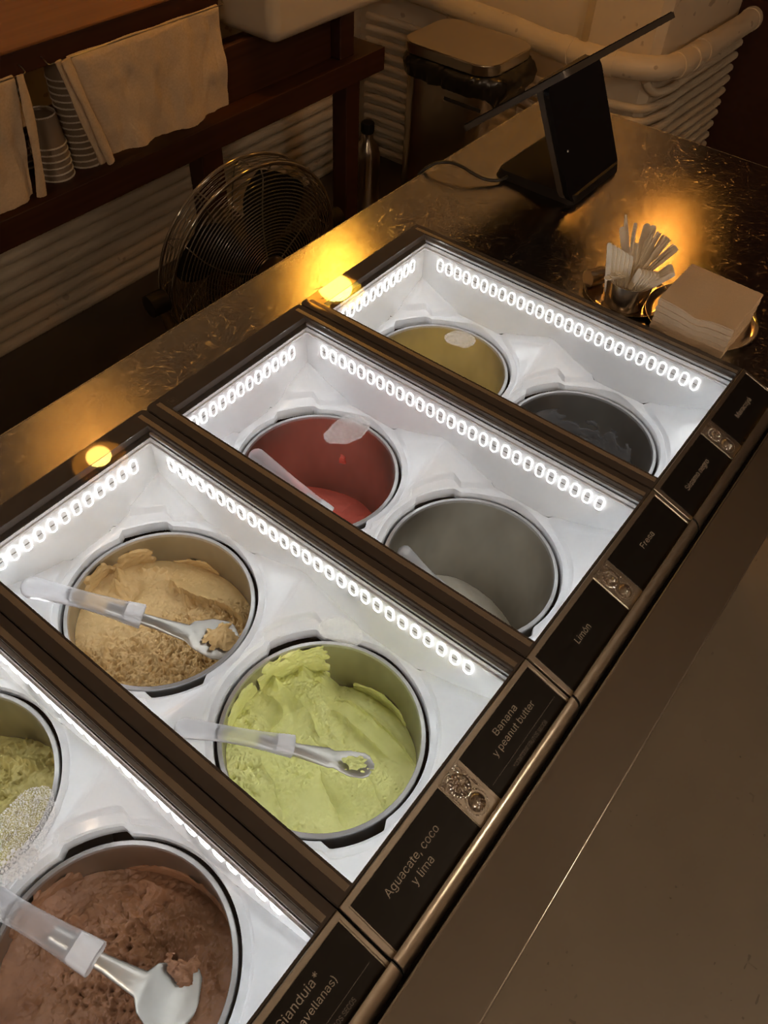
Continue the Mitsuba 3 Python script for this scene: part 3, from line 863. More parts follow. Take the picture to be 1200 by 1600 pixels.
# hazelnut / peanut
lv = edge_level([(89, -.150), (57, -.168), (36, -.178), (17, -.185), (-14, -.190), (-50, -.178), (-90, -.150), (-135, -.140), (180, -.146), (135, -.150)])
Z = -0.160 + (lv + 0.160) * E_ ** 2.2
wx, wy = warp(31, 0.016, 16)
Z += 0.012 * (N(15, 31, 3, wx=wx, wy=wy) - 0.5)
for pts, h, w, st in (([[0.0544, 0.0494], [0.0385, 0.0099], [0.0578, -0.0348], [0.0493, -0.0797]], 0.010, 0.0042, -0.009), ([[0.0385, 0.0099], [0.0276, -0.005]], 0.006, 0.003, 0.003),
                      ([[0.0145, 0.0903], [-0.0146, 0.0675]], 0.016, 0.006, 0.006), ([[0.0243, 0.0784], [0.0552, 0.0559]], 0.010, 0.006, 0.0), ([[-0.0556, 0.0353], [-0.0843, 0.0061]], 0.006, 0.004, 0.003), ([[-0.0282, 0.0018], [-0.0476, -0.0515]], 0.005, 0.003, 0.002)):
    Z = ridge(Z, pts, h, w, int(abs(pts[0][0]) * 1e4) + 3, st, 0.5)
Z = groove(Z, [[0.020, 0.070], [0.0, 0.060], [-0.02, 0.055]], 0.006, 0.008, 4)
MK = np.clip((0.03 - GY - GX * 0.5) / 0.05, 0.15, 1)
Z = crumbs(Z, 41, 0.0085, MK, 150)
Z = crumbs(Z, 47, 0.0042, MK, 330)
add_gelato('hazelnut', Z, 'cream_hazelnut', 'light brown gelato with torn ridges and crumbly texture, beside the avocado pan',
           smears=[(85, 112, -.155, -.122, 5, .003), (55, 92, -.165, -.132, 6, .0028), (10, 50, -.19, -.166, 8, .0016)])
# chocolate
lv = edge_level([(91, -.140), (73, -.156), (45, -.186), (22, -.205), (0, -.205), (-20, -.200), (-60, -.175), (-120, -.150), (180, -.150), (135, -.142)])
Z = -0.172 + (lv + 0.172) * E_ ** 2.0
wx, wy = warp(51, 0.018, 20)
Z += 0.016 * (N(17, 51, 3, wx=wx, wy=wy) - 0.5)
for pts, h, w, st in (([[-0.0352, 0.0721], [-0.0047, 0.0667], [0.0342, 0.0607], [0.0452, 0.0379]], 0.010, 0.007, 0.0), ([[0.058, 0.0174], [0.0706, -0.0117], [0.0631, -0.0362]], 0.010, 0.006, 0.0),
                      ([[0.0052, 0.0885], [0.0488, 0.0691], [0.0861, 0.0221]], 0.004, 0.005, 0.0), ([[0.056, -0.0354], [0.0386, -0.0695]], 0.007, 0.006, 0.0), ([[0.0169, 0.0224], [0.0276, 0.0005]], 0.008, 0.006, 0.0)):
    Z = ridge(Z, pts, h, w, int(abs(pts[0][0]) * 1e4) + 5, st, 0.6, 0.012)
pit = np.exp(-(((GX - 0.040) / 0.022) ** 2 + ((GY + 0.010) / 0.030) ** 2))
Z -= 0.036 * pit
MK = np.clip(1.4 - np.hypot(GX - 0.012, GY - 0.012) / 0.072, 0.14, 1)
Z = crumbs(Z, 61, 0.0175, MK, 62)
Z = crumbs(Z, 66, 0.0075, MK, 170)
Z = crumbs(Z, 69, 0.0025, MK, 420)
add_gelato('chocolate', Z, 'cream_chocolate', 'chocolate brown gelato with a rough dug-out middle, at the bottom of the photo',
           smears=[(85, 112, -.150, -.123, 25, .003), (70, 98, -.165, -.135, 26, .0028), (-30, 60, -.21, -.178, 28, .002)])
# pistachio
lv = edge_level([(40, -.220), (28, -.224), (3, -.210), (-40, -.19), (-90, -.17), (180, -.16), (90, -.19)])
Z = -0.185 + (lv + 0.185) * E_ ** 2.0
wx, wy = warp(71, 0.018, 22)
Z += 0.018 * (N(20, 71, 3, wx=wx, wy=wy) - 0.5)
for pts, h, w, st in (([[0.0498, 0.0266], [0.0709, 0.0115], [0.0707, -0.0106]], 0.016, 0.008, 0.0), ([[0.0755, 0.0402], [0.0886, 0.0357]], 0.012, 0.006, 0.0)):
    Z = ridge(Z, pts, h, w, 77, st, 0.6)
Z = crumbs(Z, 81, 0.011, np.full(GX.shape, 0.9), 95)
add_gelato('pistachio', Z, 'cream_pistachio', 'olive green pistachio gelato in the pan cut off by the left edge of the photo')
# strawberry: little left, sloping away from the far wall
lv = edge_level([(53, -.262), (30, -.272), (5, -.276), (-9, -.284), (-60, -.26), (-120, -.22), (180, -.20), (120, -.22), (80, -.25)])
Z = -0.245 + (lv + 0.245) * E_ ** 1.6 + 0.006 * (N(18, 91, 3) - 0.5) + 0.0012 * (N(150, 92, 3) - 0.5)
add_gelato('strawberry', Z, 'cream_strawberry', 'red strawberry gelato low in the pan above the Fresa label', smears=[(18, 24, -.205, -.188, 33, .003)])
# lemon
lv = edge_level([(57, -.275), (29, -.292), (-2, -.316), (-27, -.330), (-70, -.30), (-130, -.24), (180, -.22), (120, -.235), (80, -.26)])
Z = -0.262 + (lv + 0.262) * E_ ** 1.6 + 0.008 * (N(18, 95, 3) - 0.5) + 0.0014 * (N(140, 96, 3) - 0.5)
add_gelato('lemon', Z, 'cream_lemon', 'white lemon gelato scraped low in the pan above the Limón label')
# passion fruit and sesame: nearly empty
Z = -0.205 - 0.02 * (GX / 0.1) + 0.004 * (N(18, 97, 3) - 0.5)
add_gelato('passionfruit', Z, 'cream_passionfruit', 'mustard yellow gelato seen in the pan under the lid by the wooden spoons')
Z = -0.252 - 0.03 * (GX / 0.1) + 0.008 * (N(18, 98, 3) - 0.5)
add_gelato('sesame', Z, 'cream_sesame', 'dark grey sesame gelato in the pan by the Sésamo negro label', smears=[(20, 110, -.24, -.15, 44, .0008), (-50, 30, -.25, -.16, 45, .0008)])


# ------------------------------------------------------------------ spatulas
def spatula(p0, p1, p2, p3, side, label, rh=0.0098, blade=0.019, cut=True):
    """p0 end of the handle, p1 where the handle stops, p2 where the neck flattens, p3 tip of the blade."""
    p0, p1, p2, p3 = (np.array(p, float) for p in (p0, p1, p2, p3))
    t = thing('spatula', label, 'spatula')
    d = p1 - p0
    L = np.linalg.norm(d)
    d /= L
    st = []
    for s in np.r_[0, 0.006, 0.02, 0.045, 0.08, np.linspace(0.14, 1, 12)]:
        e = min(1.0, math.sqrt(max(0.0, 1 - (1 - min(s / 0.10, 1)) ** 2)) + 0.02)
        k = 1.12 - 0.22 * math.sin(math.pi * min(1, s)) ** 2 + 0.10 * max(0, s - 0.8) * 5
        st.append((p0 + d * L * s + np.array([0, 0, 0.004 * math.sin(math.pi * s)]), rh * e * k, rh * 0.82 * e * k))
    part(t, 'handle', loft(st, side, 20, 2.4), 'clear_plastic', smooth=50, label='clear plastic handle')
    c0 = p1 - d * L * 0.17
    cst = [(c0 + (p1 - c0) * s + np.array([0, 0, 0.0016]), rh * w_ * 1.05, rh * 0.90 * w_) for s, w_ in ((0, 0.30), (0.06, 0.75), (0.2, 1.03), (0.6, 1.10), (1.02, 1.12))]
    part(t, 'collar', loft(cst, side, 18, 3.0), 'clear_end', smooth=40, label='frosted collar at the end of the handle')
    bl = []
    n0 = p1 - d * L * 0.30
    for s, w_, th in ((0, 0.0062, 0.0052), (0.30, 0.0064, 0.0054), (0.6, 0.0070, 0.0048), (1.0, 0.0105, 0.0026)):
        bl.append((n0 + (p2 - n0) * s, w_, th))
    for s in np.linspace(0.12, 1, 9):
        w_ = blade * (0.55 + 0.45 * min(1, s * 2.2)) * math.sqrt(max(0.02, 1 - max(0, (s - 0.72) / 0.285) ** 2))
        bl.append((p2 + (p3 - p2) * s + np.array([0, 0, -0.004 * math.sin(math.pi * s)]), w_, 0.0015))
    part(t, 'blade', loft(bl, side, 20, 2.2), 'blade_metal', smooth=50, label='grey metal neck and blade')
    return t


def smear_on(t, c, ax, ay, m, seed, lift=0.003):
    n = 40
    u, v = np.meshgrid(np.linspace(-1, 1, n), np.linspace(-1, 1, n), indexing='ij')
    q = np.stack([u * 2.2, v * 2.2, u * 0 + seed], -1)
    b = meshkit.fbm(q, 4, seed) - 0.30 - 0.45 * (u * u + v * v)
    h = np.clip(b * 5, 0, 1) * (0.3 + meshkit.fbm(q * 3, 3, seed)) * 0.006
    g = np.array(c) + u[..., None] * np.array(ax) + v[..., None] * np.array(ay) + h[..., None] * np.array([0, 0, 1.0])
    i, j = np.meshgrid(np.arange(n - 1), np.arange(n - 1), indexing='ij')
    k = (i * n + j).ravel()
    f = np.concatenate([np.stack([k, k + n, k + n + 1], 1), np.stack([k, k + n + 1, k + 1], 1)])
    ok = (h > 1e-5).reshape(-1)
    f = f[ok[f].any(1)]
    mm = trimesh.Trimesh(g.reshape(-1, 3), f, process=False)
    mm.remove_unreferenced_vertices()
    part(t, 'gelato_smear', mm, m, smooth=True, label='gelato left on the blade')


sd = np.array([0.72, 0.69, 0])
t = spatula((0.0455, 0.4760, -0.0700), (0.1105, 0.3710, -0.1070), (0.1330, 0.3290, -0.1250), (0.1720, 0.2900, -0.1520), (0.84, 0.54, 0), 'spatula with a clear handle lying in the light brown gelato', 0.0108, 0.0250)
smear_on(t, (0.160, 0.305, -0.1410), (0.021, 0.014, 0), (0.014, -0.016, -0.011), 'cream_hazelnut', 3)
t = spatula((0.0395, 0.2370, -0.0800), (0.1035, 0.1450, -0.1080), (0.1220, 0.1150, -0.1240), (0.1480, 0.0770, -0.1380), (0.80, 0.60, 0), 'spatula with a clear handle lying across the pale green avocado gelato', 0.0088, 0.0135)
smear_on(t, (0.137, 0.093, -0.1290), (0.010, 0.007, 0), (0.011, -0.016, -0.006), 'cream_avocado', 8)
t = spatula((-0.1680, 0.2900, -0.0950), (-0.1345, 0.1510, -0.1150), (-0.1240, 0.1150, -0.1400), (-0.1080, 0.0700, -0.1660), (0.95, 0.30, 0), 'spatula with a clear handle resting in the chocolate brown gelato', 0.0120, 0.0290)
smear_on(t, (-0.094, 0.098, -0.1480), (0.014, 0.004, 0), (0.004, -0.016, -0.008), 'cream_chocolate', 5)
t = spatula((0.3640, 0.4530, -0.1030), (0.3790, 0.3350, -0.1560), (0.3870, 0.3050, -0.1750), (0.4100, 0.2900, -0.2350), (0.95, 0.28, 0), 'spatula with a clear handle standing in the red strawberry pan', 0.0105, 0.0180)
t = spatula((0.3760, 0.2160, -0.1270), (0.4080, 0.1700, -0.2100), (0.4120, 0.1550, -0.2350), (0.4250, 0.1350, -0.2750), (0.72, 0.65, 0), 'spatula with a frosted handle standing in the white lemon pan', 0.0105, 0.0180)
t = spatula((0.6270, 0.1900, -0.1250), (0.6500, 0.1700, -0.1950), (0.6600, 0.1600, -0.2200), (0.6720, 0.1400, -0.2550), (0.72, 0.65, 0), 'spatula standing in the dark grey sesame pan, only its handle end showing', 0.0085, 0.0150)

# ------------------------------------------------------------------ payment terminal
t = thing('payment_terminal', 'black payment terminal with a tilted screen standing on the steel counter', 'payment terminal')
zt = -0.0100


def frustum(bot, top_, z0, z1):
    v = np.vstack([np.c_[bot, np.full(len(bot), z0)], np.c_[top_, np.full(len(top_), z1)]])
    return trimesh.convex.convex_hull(v)


part(t, 'base', frustum(np.array(rrect(1.033, 1.203, 0.372, 0.524, 0.014).exterior.coords), np.array(rrect(1.036, 1.200, 0.374, 0.519, 0.014).exterior.coords), zt, zt + 0.014), 'black_plastic', label='flat base plate')
lean = 0.077 / 0.150


def slab(y0, y1, x0, x1, z0, z1, r):
    poly = rrect(x0, x1, z0, z1, r)
    m = extrude(poly, y1 - y0)
    m.apply_transform(np.array([[1, 0, 0, 0], [0, 0, -1, y1], [0, 1, 0, 0], [0, 0, 0, 1.0]]))
    v = m.vertices.copy()
    v[:, 1] += (v[:, 2] - zt) * lean
    m.vertices = v
    return m


part(t, 'customer_display', slab(0.372, 0.3815, 1.030, 1.200, zt + 0.004, 0.150, 0.014), 'screen_black', label='glossy black slab facing the customers')
part(t, 'rear_shell', slab(0.3830, 0.394, 1.030, 1.200, zt + 0.004, 0.150, 0.014), 'grey_plastic')
hh, ww, nn = np.array([0.99931, -0.03721, 0]), np.array([-0.02897, -0.77786, 0.62778]), np.array([0.02336, 0.62734, 0.77839])
cc = np.array([1.1126, 0.4622, 0.150])
bp = extrude(rrect(-0.165, 0.165, -0.100, 0.100, 0.010), 0.009)
Mx = np.eye(4)
Mx[:3, 0], Mx[:3, 1], Mx[:3, 2], Mx[:3, 3] = hh, ww, nn, cc - nn * 0.006
bp.apply_transform(Mx)
k = part(t, 'screen_shell', bp, 'grey_plastic', label='thin tilted screen for the staff')
gp = extrude(rrect(-0.163, 0.163, -0.098, 0.098, 0.009), 0.0015)
Mx2 = Mx.copy()
Mx2[:3, 3] = cc + nn * 0.003
gp.apply_transform(Mx2)
part(t, 'screen_glass', gp, 'screen_black')
lens = trimesh.creation.icosphere(2, 0.0022)
lens.apply_translation((1.052, 0.372 + (0.062 - zt) * lean + 0.0005, 0.062))
part(t, 'camera_lens', lens, 'bright_metal', smooth=True)
t = thing('power_cable', 'thin black cable running from the payment terminal over the edge of the counter', 'cable')
part(t, 'sheath', tube(spline([(0.955, 0.640, -0.10), (0.962, 0.6225, -0.012), (0.972, 0.606, 0.004), (0.984, 0.585, 0.010), (0.990, 0.558, 0.008), (0.994, 0.532, 0.001), (1.004, 0.513, -0.0035), (1.034, 0.498, -0.003)], 50), 0.0027, 8), 'cable_black', smooth=True)

# ------------------------------------------------------------------ spoons in their cup, napkins
zc = -0.0100
t = thing('steel_dish', 'shallow round steel dish under the cup of wooden spoons', 'dish')
part(t, 'body', lathe([(0.0, zc), (0.050, zc), (0.056, zc + 0.001), (0.060, zc + 0.005), (0.0608, zc + 0.005), (0.0570, zc + 0.0022), (0.050, zc + 0.0018), (0.0, zc + 0.0018)], 72, (0.8725, 0.196, 0)), 'bin_steel', smooth=40)
t = thing('steel_dish', 'shallow round steel dish under the pile of brown napkins', 'dish')
part(t, 'body', lathe([(0.0, zc), (0.066, zc), (0.072, zc + 0.001), (0.0765, zc + 0.006), (0.0775, zc + 0.006), (0.0730, zc + 0.0025), (0.066, zc + 0.0018), (0.0, zc + 0.0018)], 72, (0.8890, 0.090, 0)), 'bin_steel', smooth=40)
CUP = np.array([0.8470, 0.1880])
t = thing('spoon_cup', 'small steel cup full of wooden spoons beside the napkins', 'cup')
zb = zc + 0.002
part(t, 'body', lathe([(0.0, zb), (0.025, zb), (0.0268, zb + 0.002), (0.0325, 0.0325), (0.0330, 0.0333), (0.0322, 0.0333), (0.0258, zb + 0.003), (0.0, zb + 0.0025)], 64, (*CUP, 0)), 'bin_steel', smooth=40)
t = thing('metal_tube', 'short shiny steel tube lying beside the cup of wooden spoons', 'steel tube')
part(t, 'body', tube(np.array([(0.848, 0.2480, 0.0042), (0.872, 0.2360, 0.0042)]), 0.012, 24), 'bin_steel', smooth=40)


def stick(base, tip, kind, label, width=0.0088, roll=None):
    """a flat wooden spoon or fork from its foot in the cup to its upper end."""
    b, p = np.array(base, float), np.array(tip, float)
    L = np.linalg.norm(p - b)
    d = (p - b) / L
    w = width / 2
    if kind == 'fork':
        body = Polygon([(-w * .55, 0), (w * .55, 0), (w * .55, L * .62), (w, L * .74), (w, L), (w * .72, L), (w * .55, L * .82), (w * .36, L * .82), (w * .26, L), (-w * .26, L), (-w * .36, L * .82), (-w * .55, L * .82), (-w * .72, L), (-w, L), (-w, L * .74), (-w * .55, L * .62)])
    elif kind == 'point':
        body = Polygon([(-w * .6, 0), (w * .6, 0), (w, L * .55), (w * .8, L * .8), (w * .25, L), (-w * .25, L), (-w * .8, L * .8), (-w, L * .55)])
    else:
        body = LineString([(0, w), (0, L - w)]).buffer(w, quad_segs=6)
    m = extrude(body, 0.0016)
    m.apply_translation((0, 0, -0.0008))
    r = np.radians(roll if roll is not None else 0)
    ref = np.array([math.cos(r), math.sin(r), 0])
    s = ref - d * np.dot(ref, d)
    s /= np.linalg.norm(s)
    M4 = np.eye(4)
    M4[:3, 0], M4[:3, 1], M4[:3, 2], M4[:3, 3] = s, d, np.cross(s, d), b
    m.apply_transform(M4)
    k = key_for('wooden_spoon' if kind != 'fork' else 'wooden_fork')
    scene[k] = mikit.ply(up(m), 'stick_wood')
    labels[k] = {'label': label, 'category': 'spoon' if kind != 'fork' else 'fork', 'group': 'wooden spoons and forks in the steel cup'}


GL = 'pale flat wooden spoon standing in the small steel cup beside the napkins'
def cupbase(tip, depth=0.001, spread=0.55):
    v = np.array(tip[:2]) - CUP
    q = CUP - v * 0.25 + RNG.uniform(-0.004, 0.004, 2)
    return (q[0], q[1], depth)


for k in range(6):      # upright fan at the left of the cup
    tipx = (0.8290 + 0.0022 * k, 0.2245 - 0.0058 * k, 0.0790 - 0.0022 * k)
    stick((0.8330 + 0.002 * k, 0.2100 - 0.0040 * k, 0.004), tipx, 'spoon', f'upright wooden spoon at the left of the steel cup, {ORD[k + 1]} of six', 0.0088, 75)
for q, (tipx, kd, rl) in enumerate((((0.9010, 0.2390, 0.083), 'point', 95), ((0.8890, 0.2350, 0.072), 'spoon', 100), ((0.8930, 0.2200, 0.0820), 'spoon', 40), ((0.8790, 0.2120, 0.068), 'spoon', 30), ((0.8750, 0.2050, 0.066), 'spoon', 60),
                     ((0.9080, 0.2080, 0.0790), 'spoon', 80), ((0.9080, 0.1990, 0.0800), 'spoon', 95), ((0.8980, 0.1960, 0.0740), 'spoon', 70))):
    stick(cupbase(tipx), tipx, kd, f'tall wooden spoon at the back of the steel cup, {ORD[q + 1]} of eight from the left', 0.0092, rl)
for q, tipx in enumerate([(0.9010, 0.1930, 0.078), (0.9000, 0.1880, 0.0780), (0.8990, 0.1850, 0.0770), (0.8970, 0.1740, 0.0780), (0.8950, 0.1710, 0.0780), (0.8900, 0.1580, 0.0740), (0.8880, 0.1550, 0.0750), (0.8860, 0.1520, 0.0740)]):
    stick(cupbase(tipx), tipx, 'fork', f'wooden fork with tines up in the steel cup, {ORD[q + 1]} of eight from the left', 0.0100, 110 + 7 * q)
for q in range(6):      # broad ones leaning at the front
    tipx = (0.8230 + 0.0030 * q, 0.1720 - 0.0040 * q, 0.0640 - 0.0008 * q)
    stick((0.8420, 0.1880 - 0.001 * q, 0.003), tipx, 'spoon', f'broad wooden spoon leaning at the front of the steel cup, {ORD[q + 1]} from left', 0.0100, 50)
for q in range(5):      # leaning out on the right
    tipx = (0.8560 - 0.0022 * q, 0.1440 - 0.0022 * q, 0.0670 - 0.001 * q)
    stick((0.8470 - 0.002 * q, 0.1830, 0.004), tipx, 'spoon', f'wooden spoon leaning toward the napkins, {ORD[q + 1]} of five from the back', 0.0090, 120)
for q in range(3):      # short ones lying over the rim
    stick((0.8480, 0.1930 + 0.002 * q, 0.0350 + 0.0017 * q), (0.8140 + 0.008 * q, 0.2130 - 0.004 * q, 0.0370 + 0.0017 * q), 'spoon', f'wooden spoon lying over the rim of the steel cup, {ORD[q + 1]} from the bottom', 0.0085, 40)

NN = 22
nz = (0.040 - (zc + 0.0020)) / NN
nap_top = None
for q in range(NN):
    r = RNG.uniform(-0.0006, 0.0006, 4)
    x0, x1, y0, y1 = 0.8185 + r[0], 0.9260 + r[1], 0.0325 + r[2], 0.1350 + r[3]
    a, b = np.meshgrid(np.linspace(0, 1, 13), np.linspace(0, 1, 15), indexing='ij')
    lvl = (q + 0.5) / NN
    sag = -0.0050 * lvl * np.exp(-((b - 0.47) / 0.13) ** 2) * np.exp(-(a / 0.5) ** 2) + 0.0012 * lvl * (b - 0.5) * 2 - 0.002 * lvl * (a > 0.95)
    g = np.stack([x0 + (x1 - x0) * a - 0.004 * lvl * np.exp(-((b - 0.6) / 0.3) ** 2) * (1 - a), y0 + (y1 - y0) * b, zc + 0.0020 + (q + 0.5) * nz + sag], -1)
    k = key_for('paper_napkin')
    scene[k] = mikit.ply(up(sheet(g[:, ::-1], nz * 0.93)), 'napkin_paper', smooth=40)
    labels[k] = {'label': f'folded brown paper napkin in the pile on the round dish, {ORD[NN - q]} from the top' if q < NN - 1 else 'topmost folded brown paper napkin of the pile beside the spoons', 'category': 'napkin', 'group': 'napkins in the pile'}

# ------------------------------------------------------------------ work table behind the counter
t = thing('work_table', 'dark wooden work table with a lower shelf behind the counter', 'table')
YT, YTB = 1.500, 1.900
part(t, 'tabletop', rbox(-1.2, 1.352, YT - 0.004, YTB, -0.006, 0.000, 0.002), 'top_wood')
part(t, 'apron', rbox(-1.2, 1.350, YT, YT + 0.025, -0.0505, -0.006, 0.002), 'panel_wood')
part(t, 'shelf', rbox(-1.2, 2.02, YT + 0.025, YTB, -0.335, -0.312, 0.002), 'dark_wood')
part(t, 'shelf_rail', rbox(-1.2, 2.02, YT, YT + 0.0245, -0.3770, -0.310, 0.002), 'dark_wood')
for x0, x1, z1 in ((-0.60, -0.53, -0.051), (1.2390, 1.3140, -0.3775), (1.8400, 1.9050, -0.3775)):
    part(t, 'leg', rbox(x0, x1, YT + 0.005, YT + 0.065, -H + 0.004, z1, 0.003), 'panel_wood')
part(t, 'post', rbox(1.8400, 1.9050, YT + 0.03, YT + 0.085, -0.3115, -0.1745, 0.003), 'panel_wood')
part(t, 'post', rbox(1.330, 1.3500, YT + 0.20, YT + 0.26, -0.3115, -0.0062, 0.003), 'panel_wood')
part(t, 'back_board', rbox(1.365, 1.835, YT + 0.062, YT + 0.080, -0.3115, -0.174, 0.002), 'dark_wood', label='brown board below the white sink')
wires = []
for xa, xb in ((0.30, 0.7950), (0.8480, 1.3440)):
    wires.append(tube(spline([(xa, 1.497, -0.030), (xa, 1.486, -0.0330), (xa + 0.001, 1.478, -0.0385), (xa + 0.010, 1.4770, -0.0400)], 8), 0.0014, 8))
    wires.append(tube([(xa + 0.010, 1.4770, -0.0400), (xb - 0.010, 1.4770, -0.0400)], 0.0014, 8))
    wires.append(tube(spline([(xb - 0.010, 1.4770, -0.0400), (xb - 0.001, 1.478, -0.0385), (xb, 1.486, -0.0330), (xb, 1.497, -0.030)], 8), 0.0014, 8))
part(t, 'towel_rail', cat(wires[:3]), 'chrome_wire', smooth=True, label='thin wire rail')
part(t, 'towel_rail', cat(wires[3:]), 'chrome_wire', smooth=True, label='thin wire rail')


def towel(x0, x1, zb, seed, slant=0.0, curl=0.0, y=1.4775):
    """a cloth over the rail: a long front fall, over the wire, a short back fall."""
    nu, nv = 70, 56
    U, V = np.meshgrid(np.linspace(0, 1, nu), np.linspace(0, 1, nv), indexing='ij')
    sV = V * 1.5            # 0..1 front fall from hem up, 1..1.5 behind
    Zz = np.where(sV < 1, zb + (-0.0365 - zb) * sV, -0.0365 - (sV - 1) * 0.20)
    wU = U + 0.05 * (meshkit.fbm(np.stack([U * 5, U * 0, U * 0 + 3.3 * seed], -1), 2, seed + 4) - 0.5)
    amp = meshkit.fbm(np.stack([U * 4, sV * 1.2, U * 0 + 1.7 * seed], -1), 2, seed + 8)
    wave = 0.018 * (meshkit.noise(np.stack([wU * 7, sV * 0.8 + wU, U * 0 + seed], -1), seed) - 0.5) + 0.006 * np.clip(amp - 0.35, 0, 1) * np.sin(wU * 46 + 2 * seed + 4 * sV * U)
    fr = meshkit.fbm(np.stack([U * 8, sV * 2.5, U * 0 + seed], -1), 3, seed)
    Yy = y - 0.0050 - 0.016 * np.clip(1 - sV, 0, 1) ** 0.8 + wave * np.clip((1 - sV) * 3 + 0.1, 0.1, 1) + 0.024 * (fr - 0.5)
    Yy = np.where(sV > 0.96, y + (sV - 0.985) * 0.05, Yy)
    Yy = np.where(sV > 1.0, y + 0.0045 + 0.002 * np.sin(U * 20), Yy)
    Zz = Zz + 0.012 * (meshkit.fbm(np.stack([U * 3, U * 0, U * 0 + seed], -1), 2, seed) - 0.5) * np.clip(1 - sV, 0, 1)
    Xx = x0 + (x1 - x0) * U + slant * np.clip(1 - sV, 0, 1) * (1 - U) + curl * np.clip(1 - sV, 0, 1) * U
    return sheet(np.stack([Xx, Yy, Zz], -1), 0.0022)


def fold(x0, z0, x1, z1, w0, w1, y, seed):
    """a rolled side fold of a towel hanging free."""
    n = 26
    s = np.linspace(0, 1, n)
    px = x0 + (x1 - x0) * s ** 1.2
    pz = z0 + (z1 - z0) * s
    st = [((a, y - 0.012 * math.sin(2.2 * q) - 0.004 * q, b), w0 + (w1 - w0) * q + 0.002 * math.sin(9 * q + seed), 0.0042 + 0.003 * q) for a, b, q in zip(px, pz, s)]
    return loft(st, (1, 0.25, 0), 18, 2.0)


t = thing('tea_towel', 'wide beige linen towel hanging over the rail in front of the cup stacks', 'towel')
part(t, 'cloth', towel(0.897, 1.326, -0.2560, 3, slant=0.024, curl=-0.018), 'linen', smooth=60)
part(t, 'side_fold', fold(0.885, -0.0370, 0.928, -0.262, 0.0120, 0.0120, 1.468, 1), 'linen', smooth=60, label='narrow fold at the left side of the towel')
part(t, 'side_fold', fold(0.872, -0.0380, 0.912, -0.258, 0.0090, 0.0125, 1.476, 3), 'linen', smooth=60)
t = thing('tea_towel', 'beige linen towel cut off by the left edge of the photo', 'towel')
part(t, 'cloth', towel(0.33, 0.768, -0.2700, 6, slant=0.03, curl=-0.040), 'linen', smooth=60)
part(t, 'side_fold', fold(0.776, -0.0370, 0.738, -0.268, 0.0110, 0.0120, 1.470, 5), 'linen', smooth=60, label='narrow fold at the right side of the towel')


# cups: upside down, each rim showing as a line
def cup_mesh():
    body = lathe([(0.0, 0.060), (0.0310, 0.060), (0.0326, 0.0655), (0.0334, 0.0675), (0.0340, 0.0665), (0.0402, 0.002)], 40)
    rim = lathe([(0.0400, 0.0035), (0.0418, 0.0032), (0.0424, 0.0015), (0.0416, 0.0), (0.0400, 0.0004), (0.0396, 0.002)], 40)
    return body, rim


CB, CR = cup_mesh()
CUPT = mikit.ply(up(lathe([(0.0322, 0.0655), (0.0328, 0.0684), (0.0338, 0.0682), (0.0342, 0.0655)], 40)), 'cup_rim', smooth=40)
CUPB, CUPR = mikit.ply(up(CB), 'cup_paper', smooth=40), mikit.ply(up(CR), 'cup_rim', smooth=40)
for sx, sy, cnt, lab_ in ((0.950, 1.590, 14, 'brown paper cup in the tall stack beside the wide towel'), (0.862, 1.585, 6, 'brown paper cup in the short stack between the two towels'), (0.845, 1.690, 12, 'brown paper cup in the rear stack behind the short one')):
    for q in range(cnt):
        kx = thing('paper_cup', lab_ + (', bottom one' if q == 0 else ', top one' if q == cnt - 1 else f', {ORD[q + 1]} from the bottom'), 'cup', lab_.split(' in the ')[1].split(' beside')[0].split(' between')[0].split(',')[0].replace('stack', 'cup stack'))
        W = T().translate([sx + 0.0006 * math.sin(q * 2.1 + sx * 9), sy + 0.0006 * math.cos(q * 1.7), -0.3118 + 0.0150 * q])
        part(kx, 'body', None, None, raw=CUPB, tw=W)
        part(kx, 'rim', None, None, raw=CUPR, tw=W, label='pale rolled rim')
        if q == cnt - 1:
            part(kx, 'base_ring', None, None, raw=CUPT, tw=W)

# sink
t = thing('ceramic_sink', 'cream ceramic sink hanging beside the wooden work table', 'sink')
mo = m3.Manifold.batch_hull([m3.Manifold.sphere(0.032, 32).translate((x, y, z)) for x in (1.530, 2.085) for y in (1.498, 1.86) for z in (-0.141, 0.10)])
mi_ = m3.Manifold.batch_hull([m3.Manifold.sphere(0.020, 24).translate((x, y, z)) for x in (1.548, 2.067) for y in (1.516, 1.842) for z in (-0.110, 0.30)])
sk = (mo - mi_).trim_by_plane((0, 0, -1), -0.090)
mm = sk.to_mesh()
part(t, 'basin', trimesh.Trimesh(mm.vert_properties[:, :3], mm.tri_verts, process=False), 'ceramic', smooth=40)

# ------------------------------------------------------------------ pipes
PZ = -0.290
main = spline([(2.418, 1.900, PZ), (2.410, 1.485, PZ), (2.398, 1.375, PZ), (2.388, 1.272, PZ), (2.368, 1.180, PZ), (2.352, 1.060, PZ), (2.350, 0.960, PZ), (2.366, 0.868, PZ), (2.408, 0.790, PZ), (2.470, 0.748, PZ), (2.580, 0.735, PZ), (2.80, 0.728, PZ), (3.04, 0.722, PZ)], 90)
t = thing('pipe_radiator', 'cream painted pipe radiator wrapping the wall corner beyond the counter', 'radiator')
part(t, 'main_pipe', tube(main, 0.0345, 28), 'pipe_paint', smooth=40, label='thick cream pipe along the top')
for f0, f1, rr in ((0.475, 0.492, 0.0385), (0.525, 0.565, 0.0380), (0.690, 0.705, 0.0385), (0.735, 0.752, 0.0385), (0.785, 0.800, 0.0380)):
    a, b = int(f0 * 89), int(f1 * 89) + 2
    part(t, 'collar', tube(main[a:b], rr, 28), 'pipe_paint', smooth=40, label='raised joint on the thick pipe')
